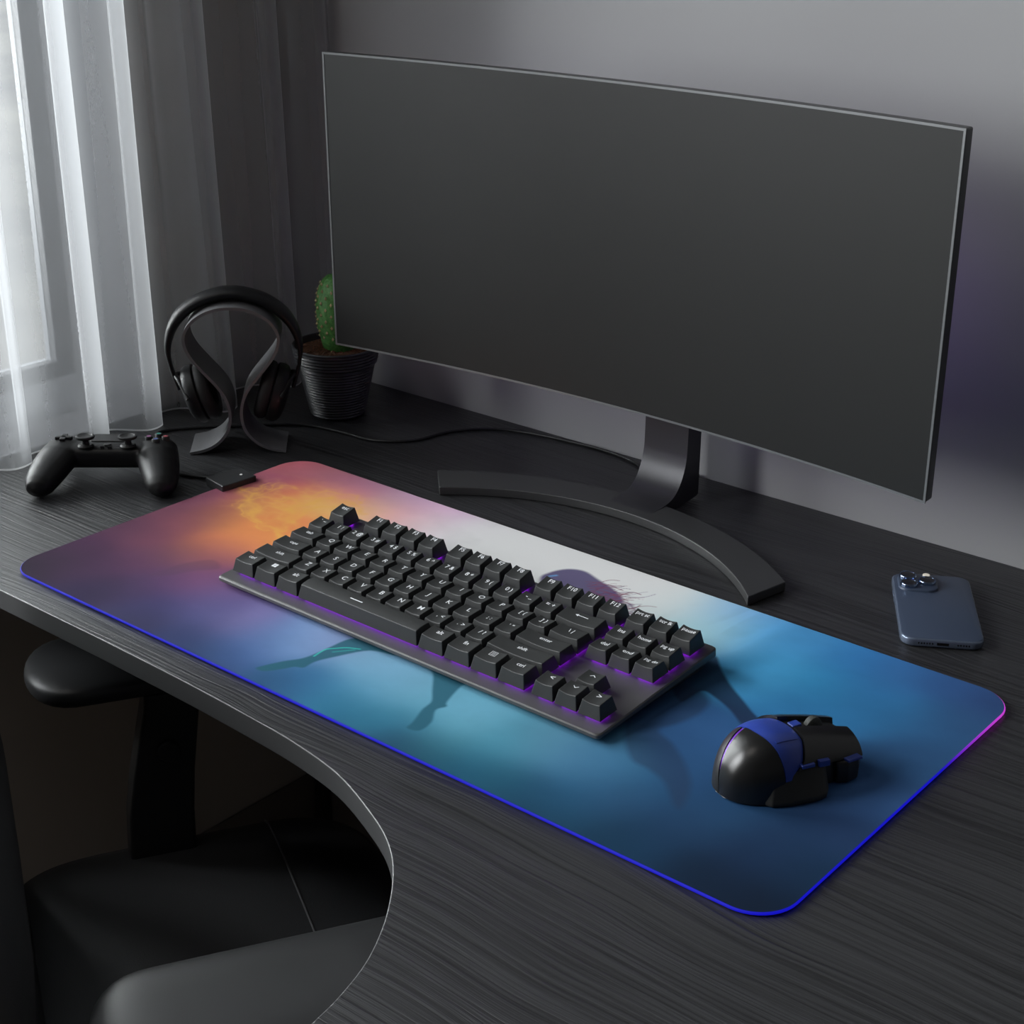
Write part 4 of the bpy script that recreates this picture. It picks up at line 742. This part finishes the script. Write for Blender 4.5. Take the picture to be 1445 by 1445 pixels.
# direction pad, face buttons, home button
dp = MB()
for q in ((-8, 8, -2.6, 2.6), (-2.6, 2.6, -8, 8)): dp.box(-44 + q[0], -44 + q[1], 20 + q[2], 20 + q[3], 42.5, 49)
ob = mesh('direction_pad', dp.V, dp.F, M['ctrl_dark'], gc, smooth=0); bevel(ob, 0.6)
for (dx, dy, cc_) in ((0, 8, (0.05, 0.3, 0.25)), (8, 0, (0.4, 0.06, 0.08)), (0, -8, (0.1, 0.15, 0.4)), (-8, 0, (0.35, 0.12, 0.3))):
    fb = mesh('face_button', *lathe([(0.2, 43), (3.7, 43), (3.7, 48.4), (3.2, 49.2), (0.2, 49.3)], 20, (45 + dx, 20 + dy, 0)), M['ctrl_dark'], gc, smooth=40)
    mesh('button_mark', *lathe([(1.5, 49.25), (2.1, 49.25), (2.1, 49.45), (1.5, 49.45)], 16, (45 + dx, 20 + dy, 0)), pmat('mark', cc_, 0.5), fb, smooth=0)
mesh('home_button', *lathe([(0.2, 40), (3.4, 40), (3.4, 44.8), (3.0, 45.2), (0.2, 45.2)], 20, (0, 7, 0)), M['ctrl_dark'], gc, smooth=40)
ob = mesh('touch_pad', *prism(rrect(-19, 19, 16, 38, 3, 4), 39, 44.9), M['ctrl_dark'], gc, smooth=0); bevel(ob, 0.6)
ob = mesh('speaker_slots', *MB().box(-6, -2, -3.2, -2.0, 36, 38.2).box(1, 5, -3.2, -2.0, 36, 38.2).V and (lambda q: (q.V, q.F))(MB().box(-6, -2, 1.2, 2.2, 38, 44.4).box(1, 5, 1.2, 2.2, 38, 44.4)), M['rubber'], gc, smooth=0)

# ---------------------------------------------------------------- mouse
ha = math.atan2(0.93, 0.36) - math.pi / 2      # local +y = nose direction
ms = thing('gaming_mouse', 'black gaming mouse with glossy palm rest and blue band on the right of the mat', 'mouse', (611.5, 125.5, MT), ha)
ms.scale = (0.88, 0.87, 1.08)
def msec(s):   # half width, height, at s in [-50,52]
    t = (s + 50) / 102
    w = 29.5 * (1 - abs((t - 0.42) / 0.60) ** 3.0) ** 0.5 if t < 0.42 + 0.585 else 0
    w = 0.001 + max(0, w)
    if t > 0.42: w = 29.5 - 5.5 * ((t - 0.42) / 0.58)
    if t < 0.42: w = 29.5 * (max(0, 1 - ((0.42 - t) / 0.42) ** 2.3)) ** 0.5
    if t < 0.36: h = 33.5 * (max(0, 1 - ((0.36 - t) / 0.36) ** 2.2)) ** 0.5
    else: h = 33.5 - 13.5 * ((t - 0.36) / 0.64) ** 1.35
    return max(w, 0.6), max(h, 0.8)
def mpt(s, th, off=0.0):
    w, h = msec(s); c_, s_ = math.cos(th), math.sin(th); ex = lambda v, p: math.copysign(abs(v) ** p, v)
    w2 = w + off; h2 = h + off
    return (w2 * ex(c_, 0.8), s + (off if s < -45 else 0) * -0.6, 1.2 + h2 * ex(s_, 0.72))
def mpatch(s0, s1, t0, t1, o0, o1, ns=14, nt=20):
    """curved panel of the mouse shell; s0,s1 functions of the angle"""
    V = []; F = []
    for lay, of in enumerate((o1, o0)):
        for j in range(nt + 1):
            th = math.radians(t0 + (t1 - t0) * j / nt)
            for i in range(ns + 1):
                a, b_ = s0(math.degrees(th)), s1(math.degrees(th)); s = a + (b_ - a) * i / ns
                V.append(mpt(s, th, of))
    n1 = (nt + 1) * (ns + 1); q = lambda l, j, i: l * n1 + j * (ns + 1) + i
    for j in range(nt):
        for i in range(ns):
            F.append((q(0, j, i), q(0, j, i + 1), q(0, j + 1, i + 1), q(0, j + 1, i))); F.append((q(1, j, i), q(1, j + 1, i), q(1, j + 1, i + 1), q(1, j, i + 1)))
    for i in range(ns):
        F.append((q(0, 0, i), q(1, 0, i), q(1, 0, i + 1), q(0, 0, i + 1))); F.append((q(0, nt, i), q(0, nt, i + 1), q(1, nt, i + 1), q(1, nt, i)))
    for j in range(nt):
        F.append((q(0, j, 0), q(0, j + 1, 0), q(1, j + 1, 0), q(1, j, 0))); F.append((q(0, j, ns), q(1, j, ns), q(1, j + 1, ns), q(0, j + 1, ns)))
    return V, F
lin = lambda *kv: (lambda t: float(np.interp(t, [k for k, v in kv], [v for k, v in kv])))
# angle 0 = right flank, 90 = top, 180 = left flank
bk = lin((0, -17), (20, -17), (50, -19), (90, -23), (130, -25), (180, -25))
bf = lin((0, -8), (16, -13), (30, -2), (60, 4), (90, 3), (130, -3), (180, -8))
# inner body
rings = [[mpt(s, math.radians(t), -1.6) for t in range(0, 181, 9)] + [(x, s, 0.6) for x in (-msec(s)[0] * .9, msec(s)[0] * .9)] for s in list(np.linspace(-49.5, 50, 30))]
mesh('mouse_body', *loft(rings), M['m_dark'], ms, smooth=60)
pr = mesh('palm_rest', *mpatch(lambda t: -50, lambda t: bk(t) - 0.5, 0, 104, -1.5, 0.4, 22, 28), M['m_black'], ms, smooth=50)
pr2 = mesh('palm_rest', *mpatch(lambda t: -50, lambda t: bk(t) - 0.5, 111, 180, -1.5, 0.4, 22, 12), M['m_dark'], ms, smooth=50)
mesh('light_strip', *mpatch(lambda t: -47, lambda t: bk(t) - 0.5, 104.3, 110.7, -1.6, -0.3, 22, 3), M['m_violet'], ms, smooth=50)['label'] = 'violet strip between the palm panels'
mesh('blue_band', *mpatch(bk, bf, 14, 166, -1.5, 0.5, 10, 34), M['m_blue'], ms, smooth=40)
mesh('blue_ridge', *mpatch(lambda t: bk(t) + 3, lambda t: bf(t) - 3, 62, 66, 0.3, 0.9, 8, 3), M['m_blue'], ms, smooth=40)
for t0, t1, nm in ((22, 80, 'right_button'), (101, 158, 'left_button')):
    mesh('click_button', *mpatch(lambda t: bf(t) + 0.7, lambda t: 53 if t < 90 else 51, t0, t1, -1.5, 2.2, 16, 18), M['m_black'], ms, smooth=40)
mesh('wheel_channel', *mpatch(lambda t: bf(t) + 0.7, lambda t: 48, 81.5, 99.5, -3, -0.6, 16, 6), M['m_dark'], ms, smooth=40)
wc = mpt(27, math.pi / 2, -1.0)
wv, wf = lathe([(0.3, -3), (6.2, -3), (7.4, -2), (7.6, 0), (7.4, 2), (6.2, 3), (0.3, 3)], 36)
wv = [(v[2], wc[1] + v[0], wc[2] - 1.8 + v[1]) for v in wv]
mesh('scroll_wheel', wv, wf, M['m_wheel'], ms, smooth=40)
q = mpt(11, math.pi / 2, 0.0)
ob = mesh('speed_button', *box(q[0] - 3.4, q[0] + 3.4, 7, 15, q[2] - 3, q[2] + 0.9), M['m_blue'], ms, smooth=0); bevel(ob, 0.8)
# flank: grip wing and thumb buttons, nose fin
wing = [(24, -32), (30, -28), (35, -14), (38, 3), (37.5, 12), (31, 19), (24, 18), (23, 0)]
wingt = [(22, -28), (26, -24), (29, -9), (29.5, 6), (29, 14), (26, 19), (22, 18), (21, 0)]
ob = mesh('grip_wing', *loft([[(x, y, 0.4) for x, y in wing], [(x, y, 3.0) for x, y in wing], [(x, y, 15) for x, y in wingt], [(x - 3, y, 19) for x, y in wingt]]), M['m_grip'], ms, smooth=0); bevel(ob, 1.0, 3)
fin = [(20, 27), (27, 29), (30.5, 36), (29, 46), (23, 52), (16, 50)]
ob = mesh('nose_fin', *loft([[(x, y, 1.0) for x, y in fin], [(x + .5, y, 9) for x, y in fin], [(x - 1, y, 14) for x, y in fin]]), M['m_dark'], ms, smooth=0); bevel(ob, 1.0, 3)
for (a, b_, z0_, z1_) in ((-5, 7, 19.0, 21.2), (10, 20, 16.8, 20.6)):
    ob = mesh('thumb_button', *loft([[(26.5, a, z0_), (26.5, b_, z0_ - 1), (26.5, b_, z1_ - 1), (26.5, a, z1_)], [(30.2, a + .5, z0_), (29.9, b_ - .5, z0_ - 1), (29.6, b_ - .5, z1_ - 1.2), (29.9, a + .5, z1_ - .3)]]), M['m_blue'], ms, smooth=0); bevel(ob, 0.4)
    ob['label'] = 'blue side button'
ob = mesh('nose_accent', *loft([[(24, 34, 14.2), (30, 36, 13.4), (28.5, 50, 12.4), (24, 48, 13.2)], [(24, 34, 15.6), (29.6, 36, 14.8), (28, 49.5, 13.8), (24, 48, 14.6)]]), M['m_blue'], ms, smooth=0); bevel(ob, 0.3)

# ---------------------------------------------------------------- phone
pa = math.atan2(-93.4, 56.2) + math.pi / 2    # local -y runs from the camera end to the port end
ph = thing('smartphone', 'dark blue smartphone with three camera lenses lying face down on the desk', 'phone', (583.3, 394.4, 0), pa)
PWd, PLn = 57.8, 109.6
def pring(ins, z, r=9.5): return [(x, y, z) for x, y in rrect(-PWd / 2 + ins, PWd / 2 - ins, -PLn / 2 + ins, PLn / 2 - ins, r - ins * .5, 8)]
mesh('phone_frame', *loft([pring(1.4, 0.2), pring(0.3, 0.9), pring(0, 1.8), pring(0, 5.2), pring(0.3, 6.2), pring(1.0, 6.7)]), M['ph_frame'], ph, smooth=50)
mesh('back_glass', *loft([pring(0.95, 6.4), pring(1.0, 6.8), pring(1.6, 7.0)]), M['ph'], ph, smooth=50)
bump = mesh('camera_bump', *loft([[(x, y, z) for x, y in rrect(-PWd / 2 + 3.5 + i_, -PWd / 2 + 33 - i_, PLn / 2 - 33 + i_, PLn / 2 - 3.5 - i_, 8.5, 8)] for z, i_ in ((6.8, 0), (8.4, 0.4), (8.8, 1.2))]), M['ph'], ph, smooth=50)
for (lx, ly) in ((-PWd / 2 + 11.3, PLn / 2 - 11), (-PWd / 2 + 11.3, PLn / 2 - 25), (-PWd / 2 + 25, PLn / 2 - 18.5)):
    ln = mesh('lens', *lathe([(6.4, 8.6), (6.4, 10.6), (6.0, 11.1), (5.4, 11.1), (5.3, 10.7), (0.2, 10.7)], 36, (lx, ly, 0)), M['lens_ring'], bump, smooth=40)
    V, F = lathe([(5.3, 10.6), (5.25, 10.85), (0.2, 10.95)], 36, (lx, ly, 0)); ob = mesh('lens_glass', V, F, M['lens'], bump, smooth=60)
mesh('flash', *lathe([(0.2, 8.7), (2.7, 8.7), (2.7, 10.2), (0.2, 10.4)], 20, (-PWd / 2 + 25.2, PLn / 2 - 8.2, 0)), M['flash'], bump, smooth=40)
ob = mesh('charging_port', *box(-4, 4, -PLn / 2 - 0.15, -PLn / 2 + 1, 2.6, 4.6), M['lens'], ph, smooth=0)
sl = MB()
for k in range(6): sl.box(-17 + k * 1.9, -16.2 + k * 1.9, -PLn / 2 - 0.12, -PLn / 2 + 1, 3.0, 4.2)
for k in range(5): sl.box(10 + k * 1.9, 10.8 + k * 1.9, -PLn / 2 - 0.12, -PLn / 2 + 1, 3.0, 4.2)
mesh('speaker_holes', sl.V, sl.F, M['lens'], ph, smooth=0)
for y0_, y1_ in ((10, 18), (20, 28)): ob = mesh('side_button', *box(-PWd / 2 - 0.5, -PWd / 2 + 1, y0_, y1_, 2.6, 4.4), M['ph_frame'], ph, smooth=0); bevel(ob, 0.3)

# ---------------------------------------------------------------- office chair (local x = its right, local y = facing)
ca2 = math.atan2(0.866, 0.5) - math.pi / 2
R2 = Vector((0.866, -0.5, 0)); D2 = Vector((0.5, 0.866, 0))
org = R2 * 241 + D2 * 120
ch = thing('office_chair', 'black leather office chair with padded armrests pushed half under the desk', 'chair', (org.x, org.y, FZ), ca2)
def cl(V): return [(v[0] - 241, v[1] - 120, v[2] - FZ) for v in V]     # given as (lateral, depth, z)
# seat cushion
NXs, NYs = 40, 40
def seat_pt(u, v, top):
    x = 30 + 422 * u; y = -28 + 300 * v
    # superellipse corners
    cx, cy = 241, 110; ax, ay = 211, 160
    px, py = (2 * u - 1), (2 * v - 1)
    l = max(abs(px), abs(py)); n_ = (abs(px) ** 5 + abs(py) ** 5) ** 0.2 if l > 0 else 1
    f = l / n_ if n_ > 0 else 1
    px, py = px * f, py * f
    rim = max(0, 1 - l ** 7) ** 0.35 if top else max(0, 1 - l ** 7) ** 0.35
    z = -262 + (24 * rim + 4 * (1 - px * px) - 3 * max(0, py - .6) * 3) if top else -262 - 46 * rim
    return (cx + ax * px, cy + ay * py, z)
V = []; F = []
for top in (1, 0):
    for j in range(NYs + 1):
        for i in range(NXs + 1): V.append(seat_pt(i / NXs, j / NYs, top))
n1 = (NXs + 1) * (NYs + 1)
for j in range(NYs):
    for i in range(NXs):
        a = j * (NXs + 1) + i; F.append((a, a + 1, a + NXs + 2, a + NXs + 1)); F.append((n1 + a, n1 + a + NXs + 1, n1 + a + NXs + 2, n1 + a + 1))
st = mesh('seat', cl(V), F, M['leather'], ch, smooth=180)
def seat_top(x, y):
    px = (x - 241) / 211; py = (y - 110) / 160; l = max(abs(px), abs(py)); return -262 + (24 * max(0, 1 - l ** 7) ** .35 + 4 * (1 - px * px) - 9 * max(0, py - .6))
mesh('seat_piping', cl(tube([(x, 180, seat_top(x, 180) + 0.1) for x in np.linspace(36, 446, 40)], 1.0, 8)[0]), tube([(x, 180, 0) for x in np.linspace(36, 446, 40)], 1.0, 8)[1], M['piping'], st, smooth=180)
mesh('seat_pan', cl(box(70, 410, 0, 240, -325, -300)[0]), box(0, 1, 0, 1, 0, 1)[1], M['ch_plastic'], ch, smooth=0)
# backrest
rings = []
for i in range(31):
    t = i / 30; z = -280 + 430 * t; lean = -22 - 0.0 * t - 95 * max(0, t - 0.42) ** 1.3 + 3.0 * math.sin(t * 16)
    hw = 205 * (1 - 0.25 * t ** 2) * (1 if t < 0.9 else math.sqrt(max(0.05, 1 - ((t - .9) / .1) ** 2)))
    th = 32; r_ = []
    for k in range(28):
        a = 2 * math.pi * k / 28; ex = lambda v, p: math.copysign(abs(v) ** p, v)
        xx = 241 + hw * ex(math.cos(a), 0.35); yy = lean - th + th * ex(math.sin(a), 0.6)
        r_.append((xx, yy, z))
    rings.append(r_)
V, F = loft(rings); mesh('backrest', cl(V), F, M['leather'], ch, smooth=60)
# arm rests
for sg in (-1, 1):
    lc = 241 + sg * 219
    rings = []
    for i in range(29):
        t = 0.5 - 0.5 * math.cos(math.pi * i / 28); y = 1 + 232 * t; e_ = min(t, 1 - t) * 232
        f = math.sqrt(max(0.0, 1 - max(0, 1 - e_ / 40) ** 2.4)); f = max(f, 0.03)
        hw = 50 * f; hh = 13.5 * max(0.2, f ** 0.75)
        rings.append([(lc + hw * math.copysign(abs(math.cos(a)) ** 0.75, math.cos(a)), y, -85 + hh * math.copysign(abs(math.sin(a)) ** 0.7, math.sin(a)) + 0.0) for a in [2 * math.pi * k / 32 for k in range(32)]])
    V, F = loft(rings); arm = mesh('armrest_pad', cl(V), F, M['arm'], ch, smooth=60)
    ins = 241 + sg * 172      # inner face of the post
    outs = ins + sg * 26
    xa, xb = min(ins, outs), max(ins, outs)
    rings = [[(x, y, z) for x, y in ((xa, y0_), (xb, y0_), (xb, y1_), (xa, y1_))] for (z, y0_, y1_) in ((-330, 62, 116), (-240, 64, 117), (-202, 66, 118), (-165, 72, 121), (-105, 85, 129), (-92, 86, 132))]
    V, F = loft(rings); post = mesh('armrest_post', cl(V), F, M['ch_plastic'], ch, smooth=0); bevel(post, 3.5, 3)
    V, F = lathe([(0.3, 0), (9.5, 0), (9.5, 3.0), (8.2, 4.2), (7.0, 4.0), (0.3, 4.4)], 28)
    V = [(ins - sg * v[2], 100.8 + v[0], -143.5 + v[1]) for v in V]
    mesh('knob', cl(V), F, M['ch_plastic'], post, smooth=40)
    V, F = box(min(ins, 241 + sg * 120), max(outs, 241 + sg * 120) if sg > 0 else max(ins, 241 + sg * 120), 66, 114, -334, -322)
    mesh('armrest_bracket', cl(V), F, M['ch_plastic'], ch, smooth=0)
V, F = lathe([(0.3, FZ + 70), (26, FZ + 70), (26, FZ + 150), (18, FZ + 155), (18, -325), (0.3, -325)], 28, (241, 120, 0))
mesh('gas_column', cl(V), F, M['steel'], ch, smooth=40)
for k in range(5):
    a = math.radians(72 * k + 20); dx, dy = math.cos(a), math.sin(a); e2 = (-dy, dx)
    rings = []
    for t, hw, z0_, z1_ in ((15, 22, FZ + 75, FZ + 105), (120, 17, FZ + 62, FZ + 84), (235, 13, FZ + 50, FZ + 66)):
        c0 = (241 + dx * t, 120 + dy * t); rings.append([(c0[0] + e2[0] * s * hw, c0[1] + e2[1] * s * hw, z) for s, z in ((-1, z0_), (1, z0_), (1, z1_), (-1, z1_))])
    V, F = loft(rings); sa = mesh('base_arm', cl(V), F, M['ch_plastic'], ch, smooth=0); bevel(sa, 4)
    for s in (-1, 1):
        V, F = lathe([(0.3, -6), (21, -6), (23, -3), (23, 3), (21, 6), (0.3, 6)], 24)
        V = [(241 + dx * (232 + v[0]) + e2[0] * (s * 11 + v[2]), 120 + dy * (232 + v[0]) + e2[1] * (s * 11 + v[2]), FZ + 23.5 + v[1]) for v in V]
        mesh('caster', cl(V), F, M['ch_plastic'], sa, smooth=40)
